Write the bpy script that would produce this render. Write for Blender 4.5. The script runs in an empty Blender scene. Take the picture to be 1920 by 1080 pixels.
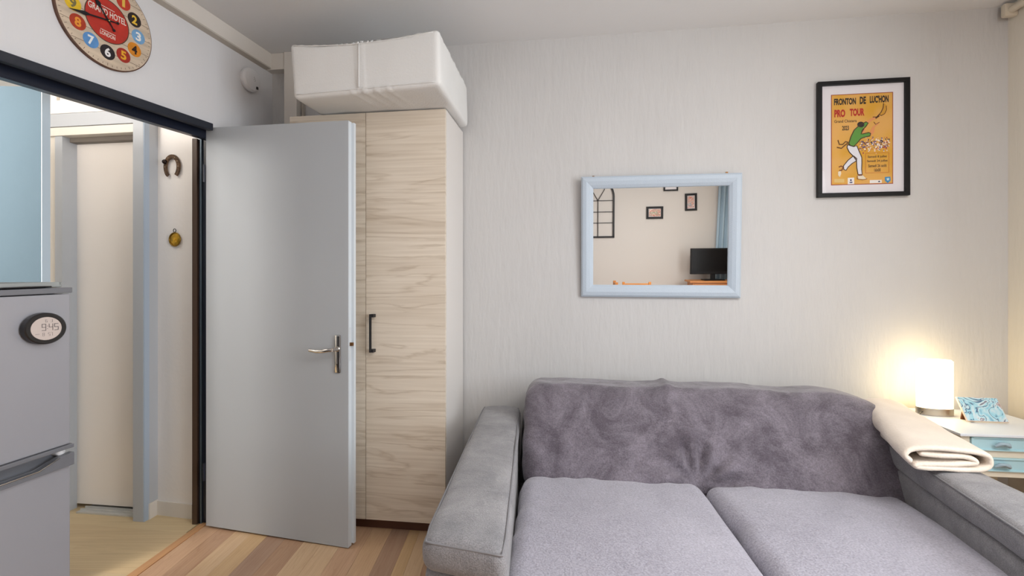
import bpy, bmesh, math, random
from mathutils import Vector, Matrix, noise
R = math.radians
random.seed(7)
SC = bpy.context.scene
COL = SC.collection

# ------------------------------------------------------------------ camera, light, exposure
H = 1.25
cam_d = bpy.data.cameras.new('camera'); cam_d.lens = 16.875; cam_d.sensor_width = 36; cam_d.clip_start = 0.02
cam = bpy.data.objects.new('camera', cam_d); COL.objects.link(cam)
cam.location = (0, 0, H); cam.rotation_euler = (R(90), 0, 0)
SC.camera = cam
SC.view_settings.view_transform = 'Standard'; SC.view_settings.look = 'None'
SC.view_settings.gamma = 1; SC.view_settings.use_curve_mapping = False
SC.view_settings.exposure = 0.9
try: SC.cycles.use_denoising = True
except Exception: pass

def srgb(c):
    return tuple(((v/255/12.92) if v/255 <= 0.04045 else ((v/255+0.055)/1.055)**2.4) for v in c) + (1,)

w = bpy.data.worlds.new('world'); SC.world = w; w.use_nodes = True
wn = w.node_tree; bg = wn.nodes['Background']
bg.inputs[0].default_value = (0.80, 0.88, 1.0, 1); bg.inputs[1].default_value = 1.2

def area(name, loc, direction, sx, sy, power, col):
    l = bpy.data.lights.new(name, 'AREA'); l.shape = 'RECTANGLE'; l.size = sx; l.size_y = sy
    l.energy = power; l.color = col
    o = bpy.data.objects.new(name, l); COL.objects.link(o)
    o.location = loc; o.rotation_euler = Vector(direction).to_track_quat('-Z', 'Y').to_euler()
    return o
# daylight through the window of the right wall
area('window_daylight', (2.20, 0.15, 1.50), (-1, 0.02, -0.08), 1.35, 1.45, 30, (0.90, 0.95, 1.0))
# added soft fill under the living room ceiling, no known lamp there
area('ceiling_fill', (1.0, 0.05, 2.60), (0, 0, -1), 1.5, 1.3, 17, (1.0, 0.985, 0.975))
_pl = bpy.data.lights.new('right_corner_fill', 'POINT'); _pl.energy = 10.5; _pl.color = (1.0, 0.96, 0.92); _pl.shadow_soft_size = 0.16  # added unseen point fill, brightens the ceiling and upper right corner
_po = bpy.data.objects.new('right_corner_fill', _pl); COL.objects.link(_po); _po.location = (1.35, 0.25, 2.28)
# warm fill lights added in the hall, no fitting behind them
area('hall_fill_top', (-2.15, 2.12, 2.44), (0, 0.15, -1), 0.35, 0.35, 1.2, (1.0, 0.93, 0.85))
_hl = bpy.data.lights.new('hall_fill_front', 'POINT'); _hl.energy = 40; _hl.color = (1.0, 0.94, 0.87); _hl.shadow_soft_size = 0.14  # second added fill, lights the closet front more evenly
_ho = bpy.data.objects.new('hall_fill_front', _hl); COL.objects.link(_ho); _ho.location = (-2.5, 0.85, 2.05)

# ------------------------------------------------------------------ materials
MATS = {}
def mat(name, col, rough=0.6, metal=0.0, spec=0.5, bump=None, vary=None, sheen=0.0, coat=0.0, emit=None):
    """bump=(scale,strength,stretch xyz,detail)  vary=(scale,amount,stretch xyz)"""
    if name in MATS: return MATS[name]
    m = bpy.data.materials.new(name); m.use_nodes = True
    nt = m.node_tree; b = nt.nodes['Principled BSDF']
    c = srgb(col)
    b.inputs['Base Color'].default_value = c
    b.inputs['Roughness'].default_value = rough; b.inputs['Metallic'].default_value = metal
    b.inputs['Specular IOR Level'].default_value = spec
    if sheen: b.inputs['Sheen Weight'].default_value = sheen; b.inputs['Sheen Roughness'].default_value = 0.4
    if coat: b.inputs['Coat Weight'].default_value = coat
    if emit: b.inputs['Emission Color'].default_value = emit[0]; b.inputs['Emission Strength'].default_value = emit[1]
    tc = nt.nodes.new('ShaderNodeTexCoord')
    def noise_node(scale, st, detail=3):
        mp = nt.nodes.new('ShaderNodeMapping'); mp.inputs['Scale'].default_value = st
        nt.links.new(tc.outputs['Object'], mp.inputs[0])
        n = nt.nodes.new('ShaderNodeTexNoise'); n.inputs['Scale'].default_value = scale; n.inputs['Detail'].default_value = detail
        nt.links.new(mp.outputs[0], n.inputs['Vector']); return n
    if vary:
        n = noise_node(vary[0], vary[2] if len(vary) > 2 else (1, 1, 1), 4)
        mx = nt.nodes.new('ShaderNodeValToRGB')
        k = vary[1]
        mx.color_ramp.elements[0].position = 0.3; mx.color_ramp.elements[1].position = 0.7
        mx.color_ramp.elements[0].color = tuple(v*(1-k) for v in c[:3])+(1,)
        mx.color_ramp.elements[1].color = tuple(min(1, v*(1+k)) for v in c[:3])+(1,)
        nt.links.new(n.outputs[0], mx.inputs[0]); nt.links.new(mx.outputs[0], b.inputs['Base Color'])
    if bump:
        n = noise_node(bump[0], bump[2] if len(bump) > 2 else (1, 1, 1), bump[3] if len(bump) > 3 else 3)
        bp = nt.nodes.new('ShaderNodeBump'); bp.inputs['Strength'].default_value = bump[1]; bp.inputs['Distance'].default_value = 0.004
        nt.links.new(n.outputs[0], bp.inputs['Height']); nt.links.new(bp.outputs[0], b.inputs['Normal'])
    MATS[name] = m; return m

def wood(name, light, dark, axis='x', scale=1.0, rough=0.45, bands=0.5):
    """wood with grain running along axis; per-object offset"""
    if name in MATS: return MATS[name]
    m = bpy.data.materials.new(name); m.use_nodes = True
    nt = m.node_tree; b = nt.nodes['Principled BSDF']; N = nt.nodes.new; L = nt.links.new
    b.inputs['Roughness'].default_value = rough
    tc = N('ShaderNodeTexCoord'); oi = N('ShaderNodeObjectInfo')
    off = N('ShaderNodeVectorMath'); off.operation = 'SCALE'; off.inputs[3].default_value = 37.0
    cmb = N('ShaderNodeCombineXYZ')
    for i in range(3): L(oi.outputs['Random'], cmb.inputs[i])
    L(cmb.outputs[0], off.inputs[0])
    add = N('ShaderNodeVectorMath'); add.operation = 'ADD'
    L(tc.outputs['Object'], add.inputs[0]); L(off.outputs[0], add.inputs[1])
    long_s, cross = 0.9*scale, 9.0*scale
    st = {'x': (long_s, cross, cross), 'y': (cross, long_s, cross), 'z': (cross, cross, long_s)}[axis]
    mp = N('ShaderNodeMapping'); mp.inputs['Scale'].default_value = st; L(add.outputs[0], mp.inputs[0])
    n1 = N('ShaderNodeTexNoise'); n1.inputs['Scale'].default_value = 1.4; n1.inputs['Detail'].default_value = 5; n1.inputs['Distortion'].default_value = 0.8
    L(mp.outputs[0], n1.inputs['Vector'])
    mp2 = N('ShaderNodeMapping'); mp2.inputs['Scale'].default_value = tuple(v*(2.2 if v == long_s else 9) for v in st); L(add.outputs[0], mp2.inputs[0])
    n2 = N('ShaderNodeTexNoise'); n2.inputs['Scale'].default_value = 2.0; n2.inputs['Detail'].default_value = 4
    L(mp2.outputs[0], n2.inputs['Vector'])
    # contour rings of the broad noise give cathedral lines
    mul = N('ShaderNodeMath'); mul.operation = 'MULTIPLY'; mul.inputs[1].default_value = 7.0; L(n1.outputs[0], mul.inputs[0])
    fr = N('ShaderNodeMath'); fr.operation = 'PINGPONG'; fr.inputs[1].default_value = 0.5; L(mul.outputs[0], fr.inputs[0])
    r1 = N('ShaderNodeValToRGB'); r1.color_ramp.elements[0].position = 0.0; r1.color_ramp.elements[1].position = 0.16
    r1.color_ramp.elements[0].color = (1, 1, 1, 1); r1.color_ramp.elements[1].color = (0, 0, 0, 1); L(fr.outputs[0], r1.inputs[0])
    r2 = N('ShaderNodeValToRGB'); r2.color_ramp.elements[0].position = 0.35; r2.color_ramp.elements[1].position = 0.68
    r2.color_ramp.elements[0].color = (0, 0, 0, 1); r2.color_ramp.elements[1].color = (1, 1, 1, 1); L(n2.outputs[0], r2.inputs[0])
    s1 = N('ShaderNodeMath'); s1.operation = 'MULTIPLY'; s1.inputs[1].default_value = 0.42*bands; L(r1.outputs[0], s1.inputs[0])
    s2 = N('ShaderNodeMath'); s2.operation = 'MULTIPLY_ADD'; s2.inputs[1].default_value = 0.32; L(r2.outputs[0], s2.inputs[0]); L(s1.outputs[0], s2.inputs[2])
    s3 = N('ShaderNodeMath'); s3.operation = 'MULTIPLY_ADD'; s3.inputs[1].default_value = 0.7; L(n1.outputs[0], s3.inputs[0]); L(s2.outputs[0], s3.inputs[2])
    sb = N('ShaderNodeMath'); sb.operation = 'SUBTRACT'; sb.inputs[1].default_value = 0.28; sb.use_clamp = True; L(s3.outputs[0], sb.inputs[0])
    mx = N('ShaderNodeMix'); mx.data_type = 'RGBA'; mx.inputs[6].default_value = srgb(light); mx.inputs[7].default_value = srgb(dark)
    L(sb.outputs[0], mx.inputs[0]); L(mx.outputs[2], b.inputs['Base Color'])
    MATS[name] = m; return m

WALL_L = mat('wallpaper_left', (226, 226, 228), 0.85, bump=(34, 0.35, (1, 1, 0.22), 5))
WALL = mat('wallpaper', (203, 202, 201), 0.85, bump=(34, 0.9, (1, 1, 0.22), 5), vary=(2.5, 0.02))
WALLW = mat('wallpaper_right', (226, 219, 205), 0.85, bump=(34, 0.5, (1, 1, 0.22), 5))
HALLW = mat('hall_plaster', (246, 242, 238), 0.8, bump=(50, 0.2))
CEIL = mat('ceiling_paint', (228, 228, 228), 0.9, bump=(60, 0.1))
TRIMW = mat('trim_paint', (226, 220, 212), 0.6)
BLACKP = mat('anthracite_paint', (40, 44, 54), 0.42)
BLACKD = mat('black_paint', (26, 26, 30), 0.5)
DOORG = mat('door_grey', (178, 183, 188), 0.65, spec=0.2, vary=(2, 0.015))
DOORE = mat('door_edge', (212, 220, 226), 0.45)
CHROME = mat('chrome', (205, 200, 195), 0.12, 1.0)
ASH = wood('ash_laminate', (228, 217, 201), (176, 157, 134), 'x', 0.5, 0.45, 0.8)
MELAMINE = mat('white_melamine', (222, 218, 214), 0.4)
DARKP = mat('dark_plastic', (24, 22, 24), 0.35)
FRAMEB = mat('picture_frame_black', (16, 15, 18), 0.45, spec=0.25)
PAPER = mat('mat_paper', (226, 222, 226), 0.8)

# ------------------------------------------------------------------ helpers
def link(o): COL.objects.link(o); return o
def tag(o, label=None, cat=None, group=None, kind=None):
    for k, v in (('label', label), ('category', cat), ('group', group), ('kind', kind)):
        if v: o[k] = v
    return o
def thing(name, label, cat, loc=(0, 0, 0), rz=0, group=None, rx=0, kind=None):
    o = link(bpy.data.objects.new(name, None)); o.empty_display_size = 0.1
    o.location = loc; o.rotation_euler = (rx, 0, rz)
    return tag(o, label, cat, group, kind)
def obj(name, bm, m, parent=None, smooth=False, angle=None):
    me = bpy.data.meshes.new(name); bm.normal_update(); bm.to_mesh(me); bm.free()
    for mm in (m if isinstance(m, (list, tuple)) else [m]): me.materials.append(mm)
    if smooth:
        for p in me.polygons: p.use_smooth = True
        if angle is not None:
            try: me.set_sharp_from_angle(angle=R(angle))
            except Exception: pass
    o = link(bpy.data.objects.new(name, me))
    if parent: o.parent = parent
    return o
def hexa(bm, c8):
    vs = [bm.verts.new(c) for c in c8]
    for f in ((0, 3, 2, 1), (4, 5, 6, 7), (0, 1, 5, 4), (1, 2, 6, 5), (2, 3, 7, 6), (3, 0, 4, 7)):
        bm.faces.new([vs[i] for i in f])
    return vs
def box(bm, x0, x1, y0, y1, z0, z1, bev=0.0):
    t = bmesh.new()
    hexa(t, [(x0, y0, z0), (x1, y0, z0), (x1, y1, z0), (x0, y1, z0), (x0, y0, z1), (x1, y0, z1), (x1, y1, z1), (x0, y1, z1)])
    if bev: bmesh.ops.bevel(t, geom=t.edges[:], offset=bev, segments=2, affect='EDGES', profile=0.6)
    merge(bm, t)
def merge(bm, t):
    bmesh.ops.recalc_face_normals(t, faces=t.faces[:])
    me = bpy.data.meshes.new('tmp'); t.to_mesh(me); t.free(); bm.from_mesh(me); bpy.data.meshes.remove(me)
def bx(x0, x1, y0, y1, z0, z1, bev=0.0):
    bm = bmesh.new(); box(bm, x0, x1, y0, y1, z0, z1, bev); return bm
def prism(bm, pts, y0, y1, bev=0.0):
    """polygon of (x,z) extruded between y0 and y1"""
    t = bmesh.new()
    a = [t.verts.new((p[0], y0, p[1])) for p in pts]; b = [t.verts.new((p[0], y1, p[1])) for p in pts]
    n = len(pts)
    t.faces.new(a); t.faces.new(b[::-1])
    for i in range(n): t.faces.new((a[i], b[i], b[(i+1) % n], a[(i+1) % n]))
    if bev: bmesh.ops.bevel(t, geom=t.edges[:], offset=bev, segments=1, affect='EDGES')
    merge(bm, t)
def prism_z(bm, pts, z0, z1):
    t = bmesh.new()
    a = [t.verts.new((p[0], p[1], z0)) for p in pts]; b = [t.verts.new((p[0], p[1], z1)) for p in pts]
    n = len(pts)
    t.faces.new(a); t.faces.new(b[::-1])
    for i in range(n): t.faces.new((a[i], b[i], b[(i+1) % n], a[(i+1) % n]))
    merge(bm, t)
def pr(pts, y0, y1, bev=0.0): bm = bmesh.new(); prism(bm, pts, y0, y1, bev); return bm
def ell(cx, cz, rx, rz, n=40, a0=0, a1=360):
    return [(cx+rx*math.cos(R(a0+(a1-a0)*i/n)), cz+rz*math.sin(R(a0+(a1-a0)*i/n))) for i in range(n if a1-a0 >= 360 else n+1)]
def lathe_y(bm, prof, n=48, cx=0, cz=0):
    """profile of (radius, y) revolved about the y axis"""
    t = bmesh.new(); rings = []
    for r, y in prof:
        if r < 1e-6: rings.append([t.verts.new((cx, y, cz))]*n)
        else: rings.append([t.verts.new((cx+r*math.cos(2*math.pi*i/n), y, cz+r*math.sin(2*math.pi*i/n))) for i in range(n)])
    for a, b in zip(rings, rings[1:]):
        for i in range(n):
            q = [a[i], a[(i+1) % n], b[(i+1) % n], b[i]]
            q = [v for k, v in enumerate(q) if v not in q[:k]]
            if len(q) > 2: t.faces.new(q)
    merge(bm, t)
def tube(bm, pts, r, n=8, closed=False):
    t = bmesh.new(); pts = [Vector(p) for p in pts]; rings = []
    m = len(pts)
    for i, p in enumerate(pts):
        if closed: d = pts[(i+1) % m]-pts[i-1]
        else: d = pts[min(i+1, m-1)]-pts[max(i-1, 0)]
        d.normalize(); up = Vector((0, 0, 1)) if abs(d.z) < 0.95 else Vector((0, 1, 0))
        a = d.cross(up).normalized(); b = d.cross(a)
        rr = r[i] if isinstance(r, (list, tuple)) else r
        rings.append([t.verts.new(p+rr*(a*math.cos(2*math.pi*k/n)+b*math.sin(2*math.pi*k/n))) for k in range(n)])
    for i in range(m if closed else m-1):
        A, B = rings[i], rings[(i+1) % m]
        for k in range(n): t.faces.new((A[k], A[(k+1) % n], B[(k+1) % n], B[k]))
    if not closed: t.faces.new(rings[0]); t.faces.new(rings[-1][::-1])
    merge(bm, t)
def soft_box(corners, r, step=0.02, disp=None):
    """rounded, subdivided hexahedron; corners as in hexa; disp(co, normal, uvw) -> Vector"""
    c = [Vector(p) for p in corners]
    dims = [((c[1]-c[0]).length+(c[5]-c[4]).length)/2, ((c[3]-c[0]).length+(c[2]-c[1]).length)/2, ((c[4]-c[0]).length+(c[6]-c[2]).length)/2]
    rr = [min(r, d*0.49) for d in dims]
    n = [max(6, int(d/step)) for d in dims]
    t = bmesh.new(); cache = {}; uvw = []
    def V(i, j, k):
        key = (i, j, k)
        if key in cache: return cache[key]
        p = Vector((i/n[0]*dims[0], j/n[1]*dims[1], k/n[2]*dims[2]))
        q = Vector([min(max(p[a], rr[a]), dims[a]-rr[a]) for a in range(3)])
        d = p-q
        if d.length > 1e-9:
            e = Vector([d[a]/rr[a] for a in range(3)]); mx = max(abs(v) for v in e)
            e = e.normalized()*mx if e.length > 1e-9 else e
            p = q+Vector([e[a]*rr[a] for a in range(3)])
        u, v, w_ = p.x/dims[0], p.y/dims[1], p.z/dims[2]
        b0 = (c[0]*(1-u)+c[1]*u)*(1-v)+(c[3]*(1-u)+c[2]*u)*v
        b1 = (c[4]*(1-u)+c[5]*u)*(1-v)+(c[7]*(1-u)+c[6]*u)*v
        vert = t.verts.new(b0*(1-w_)+b1*w_); uvw.append((u, v, w_)); cache[key] = vert; return vert
    for a in range(3):
        b, g = [x for x in range(3) if x != a]
        for side in (0, n[a]):
            for i in range(n[b]):
                for j in range(n[g]):
                    q = []
                    for di, dj in ((0, 0), (1, 0), (1, 1), (0, 1)):
                        ix = [0, 0, 0]; ix[a] = side; ix[b] = i+di; ix[g] = j+dj; q.append(V(*ix))
                    t.faces.new(q)
    bmesh.ops.recalc_face_normals(t, faces=t.faces[:]); t.normal_update()
    if disp:
        moves = [disp(v.co.copy(), v.normal.copy(), uvw[i]) for i, v in enumerate(t.verts)]
        for v, mv in zip(t.verts, moves): v.co += mv
    return t
def text(name, s, x, z, wd, ht, y, m, parent, bold=0.0, depth=0.0003, shear=0.0, align='L', label=None):
    cu = bpy.data.curves.new('txt', 'FONT'); cu.body = s; cu.size = 1; cu.offset = bold; cu.extrude = 0.01; cu.shear = shear; cu.resolution_u = 3
    o = bpy.data.objects.new('txt', cu); COL.objects.link(o)
    bpy.context.view_layer.update()
    me = bpy.data.meshes.new_from_object(o.evaluated_get(bpy.context.evaluated_depsgraph_get()))
    bpy.data.objects.remove(o); bpy.data.curves.remove(cu)
    xs = [v.co.x for v in me.vertices]; ys = [v.co.y for v in me.vertices]
    x0, x1, y0, y1 = min(xs), max(xs), min(ys), max(ys)
    sx = wd/(x1-x0); sy = ht/(y1-y0)
    cx = {'L': x, 'C': x-wd/2, 'R': x-wd}[align]
    for v in me.vertices:
        v.co = (cx+(v.co.x-x0)*sx, y-(depth if v.co.z > 0 else 0), z+(v.co.y-y0)*sy)
    me.materials.clear(); me.materials.append(m)
    t = link(bpy.data.objects.new(name, me)); t.parent = parent
    if label: t['label'] = label
    return t
def fbm(p, s): return noise.noise(Vector(p)*s)
def struct(name, bm, m, parent=None, label=None):
    o = obj(name, bm, m, parent)
    if not parent: o['kind'] = 'structure'
    if label: o['label'] = label
    return o

A_BACK = math.atan(-0.1359)              # back wall runs slightly towards the viewer on the right
A_LEFT = math.atan2(0.976, 0.217)        # left wall, local x runs away from the viewer
BACK0 = (0, 2.735, 0)
def backp(u, d, z=0.0):                  # point by distance along / in front of the back wall
    return Vector((0.9909*u-0.1347*d, 2.735-0.1347*u-0.9909*d, z))
def leftp(y, out=0.0, z=0.0):            # point on the left wall at depth y
    return Vector((-2.117+0.222*y+0.976*out, y-0.217*out, z))
CZ = 2.655

# ------------------------------------------------------------------ setting: floors
floor = link(bpy.data.objects.new('floor', None)); tag(floor, 'oak laminate strip floor of the living room', None, kind='structure')
tones = [((208, 172, 140), (174, 132, 102)), ((218, 188, 152), (190, 152, 114)), ((194, 158, 128), (156, 116, 90)), ((212, 178, 142), (180, 138, 104)), ((184, 152, 128), (150, 114, 92)), ((214, 182, 140), (188, 148, 104))]
PM = [wood('oak_strip_%d' % i, a, b, 'y', 1.3, 0.38, 0.5) for i, (a, b) in enumerate(tones)]
edges = [-1.627, -1.52, -1.42, -1.325, -1.233, -1.13, -1.025, -0.93, -0.834, -0.722, -0.622, -0.528, -0.474, -0.40]
tone_of = [0, 2, 1, 5, 4, 2, 1, 1, 0, 3, 4, 5, 1]
while edges[-1] < 2.5: edges.append(edges[-1]+0.1)
while len(tone_of) < len(edges)-1: tone_of.append(random.randrange(6))
obj('floor_base', bx(-1.75, 2.6, -2.3, 3.1, -0.05, -0.012), mat('floor_underlay', (90, 62, 44), 0.8), floor)
pc = 0
for i in range(len(edges)-1):
    x0, x1 = edges[i], edges[i+1]
    if x0 > 0.25: continue
    starts = [2.95, random.uniform(1.45, 1.9), 0.75]
    for k in range(2):
        y1, y0 = starts[k], starts[k+1]
        tn = tone_of[i] if k == 0 else random.randrange(6)
        p = obj('plank', bx(x0+0.0004, x1-0.0004, y0+0.0006, y1-0.0006, -0.012, 0.0), PM[tn], floor); pc += 1
for x0 in [0.2+0.3*i for i in range(8)]:
    for y0 in (-2.3, -1.3, -0.3, 0.75, 1.8):
        if y0+1.05 < 3.0 or True:
            if x0 < 0.2: continue
            obj('plank', bx(max(x0, 0.24)+0.0004, x0+0.2996, y0, y0+1.049, -0.012, 0.0), PM[random.randrange(6)], floor)
for x0 in [-1.5+0.35*i for i in range(5)]:
    for y0 in (-2.3, -0.8):
        obj('plank', bx(x0, x0+0.349, y0, y0+1.499 if y0 < -1 else 0.748, -0.012, 0.0), PM[random.randrange(6)], floor)

hall_floor = link(bpy.data.objects.new('floor_hall', None)); tag(hall_floor, 'pale wood-look vinyl floor of the hall', None, kind='structure')
VIN = [wood('vinyl_%d' % i, a, b, 'x', 0.7, 0.5, 0.25) for i, (a, b) in enumerate([((218, 194, 152), (184, 156, 118)), ((222, 200, 158), (190, 164, 124)), ((210, 188, 150), (178, 152, 118))])]
obj('floor_base', bx(-3.6, -1.66, 0.0, 3.0, -0.05, -0.012), mat('floor_underlay', (90, 62, 44), 0.8), hall_floor)
for r_ in range(13):
    y0 = 0.6+r_*0.18
    o0 = -3.6+random.uniform(0, 0.5)
    xs = [-3.5, -3.5+random.uniform(0.5, 1.0)]
    while xs[-1] < -1.68: xs.append(min(-1.655, xs[-1]+random.uniform(0.7, 1.1)))
    for a, b in zip(xs, xs[1:]):
        if b-a < 0.05: continue
        bm = bmesh.new()
        sk = lambda x, y: y-0.1359*(x+2.6)
        hexa(bm, [(a, sk(a, y0), -0.012), (b-0.0004, sk(b, y0), -0.012), (b-0.0004, sk(b, y0+0.1796), -0.012), (a, sk(a, y0+0.1796), -0.012),
                  (a, sk(a, y0), 0), (b-0.0004, sk(b, y0), 0), (b-0.0004, sk(b, y0+0.1796), 0), (a, sk(a, y0+0.1796), 0)])
        obj('plank', bm, VIN[random.randrange(3)], hall_floor)
bm = bmesh.new()
prism_z(bm, [(-1.672, 2.0), (-1.628, 2.0), (-1.612, 2.56), (-1.650, 2.56)], -0.005, 0.004)
prism_z(bm, [(-1.72, 1.0), (-1.665, 1.0), (-1.6275, 2.0), (-1.672, 2.0)], -0.005, 0.004)
struct('trim_threshold', bm, wood('oak_threshold', (206, 158, 112), (170, 120, 80), 'y', 1.2), None, 'narrow oak threshold bar between the two floors')

# ------------------------------------------------------------------ setting: walls and ceiling
a, b = backp(-3.2, 0), backp(2.58, 0); a2, b2 = backp(-3.2, -0.15), backp(2.58, -0.15)
bm = bmesh.new(); prism_z(bm, [a[:2], b[:2], b2[:2], a2[:2]], -0.05, CZ+0.1)
struct('wall_back', bm, WALL, None, 'off-white relief wallpaper wall behind the sofa')
# left wall: return part beside the opening, lintel above it, part near the viewer
TH = -0.15
bm = bmesh.new(); prism_z(bm, [leftp(-2.2)[:2], leftp(1.55)[:2], leftp(1.55, -0.12)[:2], leftp(-2.2, -0.12)[:2]], -0.05, CZ+0.05)
struct('wall_left', bm, WALL_L, None, 'left wall on the near side of the opening')
bm = bmesh.new(); prism_z(bm, [leftp(2.575)[:2], leftp(3.0)[:2], leftp(3.0, TH)[:2], (-1.731, 2.604)], -0.05, CZ+0.05)
struct('wall_left', bm, WALL_L, None, 'left wall between the hall opening and the back corner')
bm = bmesh.new(); p = [leftp(1.55), leftp(2.575), leftp(2.575, -0.07), leftp(1.55, -0.07)]
hexa(bm, [(q.x, q.y, z) for q, z in zip(p, (2.032, 2.088, 2.088, 2.032))]+[(q.x, q.y, CZ+0.05) for q in p]); bmesh.ops.recalc_face_normals(bm, faces=bm.faces[:])
struct('wall_left_lintel', bm, WALL_L, None, 'white wall above the hall opening, where the clock hangs')
# right wall with a window opening
def rightp(t, out=0.0): return Vector((2.478, 2.398, 0))+Vector((-0.1347, -0.9909, 0))*t+Vector((-0.9909, 0.1347, 0))*out
bm = bmesh.new()
for t0, t1, z0, z1 in ((-0.1, 1.55, -0.05, CZ+0.05), (2.95, 4.7, -0.05, CZ+0.05), (1.55, 2.95, -0.05, 0.80), (1.55, 2.95, 2.25, CZ+0.05)):
    prism_z(bm, [rightp(t0)[:2], rightp(t1)[:2], rightp(t1, -0.25)[:2], rightp(t0, -0.25)[:2]], z0, z1)
struct('wall_right', bm, WALLW, None, 'cream wall beside the bedside table')
bm = bmesh.new()
prism_z(bm, [(-2.7, -1.90+0.1359*2.7), (2.2, -1.90-0.1359*2.2), (2.2, -2.05-0.1359*2.2), (-2.7, -2.05+0.1359*2.7)], -0.05, CZ+0.05)
struct('wall_rear', bm, mat('rear_plaster', (206, 202, 198), 0.8), None, 'plain white wall opposite the sofa')
# ceilings
struct('ceiling', bx(-2.75, 2.9, -2.4, 3.2, CZ, CZ+0.1), CEIL, None, 'plain painted ceiling')
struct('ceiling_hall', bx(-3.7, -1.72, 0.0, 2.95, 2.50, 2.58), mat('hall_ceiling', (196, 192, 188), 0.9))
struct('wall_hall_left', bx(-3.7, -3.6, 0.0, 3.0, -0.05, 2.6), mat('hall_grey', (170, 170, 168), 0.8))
bm = bmesh.new(); box(bm, -3.7, -1.95, 0.0, 0.1, -0.05, 2.6); struct('wall_hall_front', bm, HALLW)
bm = bmesh.new()
prism_z(bm, [(-1.969, 2.655), (-1.731, 2.604), (-1.70, 2.75), (-1.93, 2.80)], -0.05, 2.52)
struct('wall_hall_end', bm, HALLW, None, 'narrow white wall strip where the horseshoe hangs')
prism_pts = None
# window in right wall
win = link(bpy.data.objects.new('window_1', None)); tag(win, 'white window of the right wall', None, kind='structure')
def rbox(t0, t1, o0, o1, z0, z1):
    bm = bmesh.new(); prism_z(bm, [rightp(t0, o0)[:2], rightp(t1, o0)[:2], rightp(t1, o1)[:2], rightp(t0, o1)[:2]], z0, z1); return bm
WP = mat('window_paint', (232, 232, 230), 0.4)
for q in ((1.55, 1.61, 0.80, 2.25), (2.89, 2.95, 0.80, 2.25), (2.22, 2.28, 0.86, 2.19)): obj('window_frame', rbox(q[0], q[1], -0.14, -0.08, q[2], q[3]), WP, win)
for q in ((0.80, 0.86), (2.19, 2.25)): obj('window_frame', rbox(1.61, 2.89, -0.14, -0.08, q[0], q[1]), WP, win)
gl = bpy.data.materials.new('clear_glass'); gl.use_nodes = True; nt = gl.node_tree
nt.nodes.remove(nt.nodes['Principled BSDF']); tr = nt.nodes.new('ShaderNodeBsdfTransparent'); gs = nt.nodes.new('ShaderNodeBsdfGlossy'); gs.inputs['Roughness'].default_value = 0.02
fz = nt.nodes.new('ShaderNodeFresnel'); fz.inputs[0].default_value = 1.18; ms = nt.nodes.new('ShaderNodeMixShader')
nt.links.new(fz.outputs[0], ms.inputs[0]); nt.links.new(tr.outputs[0], ms.inputs[1]); nt.links.new(gs.outputs[0], ms.inputs[2]); nt.links.new(ms.outputs[0], nt.nodes['Material Output'].inputs[0])
for t0, t1 in ((1.61, 2.22), (2.28, 2.89)): obj('pane', rbox(t0, t1, -0.115, -0.110, 0.86, 2.19), gl, win)
obj('window_sill', rbox(1.52, 2.98, -0.08, 0.03, 0.78, 0.80), WP, win)

# cable trunking and corner chase
def along_left(y0, y1, o0, o1, z0, z1):
    bm = bmesh.new(); prism_z(bm, [leftp(y0, o0)[:2], leftp(y1, o0)[:2], leftp(y1, o1)[:2], leftp(y0, o1)[:2]], z0, z1); return bm
cor = backp(-1.40, 0)
struct('trim_left_ceiling', along_left(-1.5, 2.905, 0.0, 0.035, CZ-0.090, CZ-0.001), TRIMW, None, 'cream trunking along the top of the left wall')
struct('trim_left_bead', along_left(-1.5, 2.87, 0.0, 0.042, CZ-0.098, CZ-0.090), mat('trim_bead', (196, 188, 176), 0.6))
def along_back(u0, u1, d0, d1, z0, z1):
    bm = bmesh.new(); prism_z(bm, [backp(u0, d0)[:2], backp(u1, d0)[:2], backp(u1, d1)[:2], backp(u0, d1)[:2]], z0, z1); return bm
struct('trim_back_ceiling', along_back(-1.49, -1.36, 0, 0.055, CZ-0.098, CZ-0.001), TRIMW)
struct('trim_corner', along_back(-1.36, -1.28, 0, 0.062, 0, CZ-0.001), TRIMW, None, 'vertical pipe casing in the back left corner')
struct('trim_corner_edge', along_back(-1.275, -1.262, 0, 0.02, 0, CZ-0.001), mat('trim_bead', (196, 188, 176), 0.6))

# black post and head rail of the opening
bm = bmesh.new()
post = thing('opening_post', 'dark anthracite metal post at the hinge side of the hall opening', 'post', (0, 0, 0))
obj('post_profile', bx(-1.690, -1.664, 2.535, 2.60, 0.0, 2.04, 0.002), mat('post_brown', (70, 52, 40), 0.35), post)
obj('post_profile', bx(-1.664, -1.622, 2.548, 2.60, 0.0, 2.04, 0.003), mat('post_navy', (26, 32, 48), 0.25), post)
obj('post_profile', bx(-1.650, -1.642, 2.538, 2.549, 0.0, 2.04, 0.002), mat('post_sheen', (88, 104, 116), 0.25, 0.5), post)
rail = thing('head_rail', 'long anthracite sliding rail above the hall opening', 'rail')
def slanted(y0, y1, o0, o1, zb0, zt0, zb1, zt1, bev=0.0):
    p = [leftp(y0, o0), leftp(y1, o0), leftp(y1, o1), leftp(y0, o1)]
    bm = bmesh.new()
    hexa(bm, [(p[0].x, p[0].y, zb0), (p[1].x, p[1].y, zb1), (p[2].x, p[2].y, zb1), (p[3].x, p[3].y, zb0),
              (p[0].x, p[0].y, zt0), (p[1].x, p[1].y, zt1), (p[2].x, p[2].y, zt1), (p[3].x, p[3].y, zt0)])
    bmesh.ops.recalc_face_normals(bm, faces=bm.faces[:])
    if bev: bmesh.ops.bevel(bm, geom=bm.edges[:], offset=bev, segments=2, affect='EDGES')
    return bm
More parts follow.
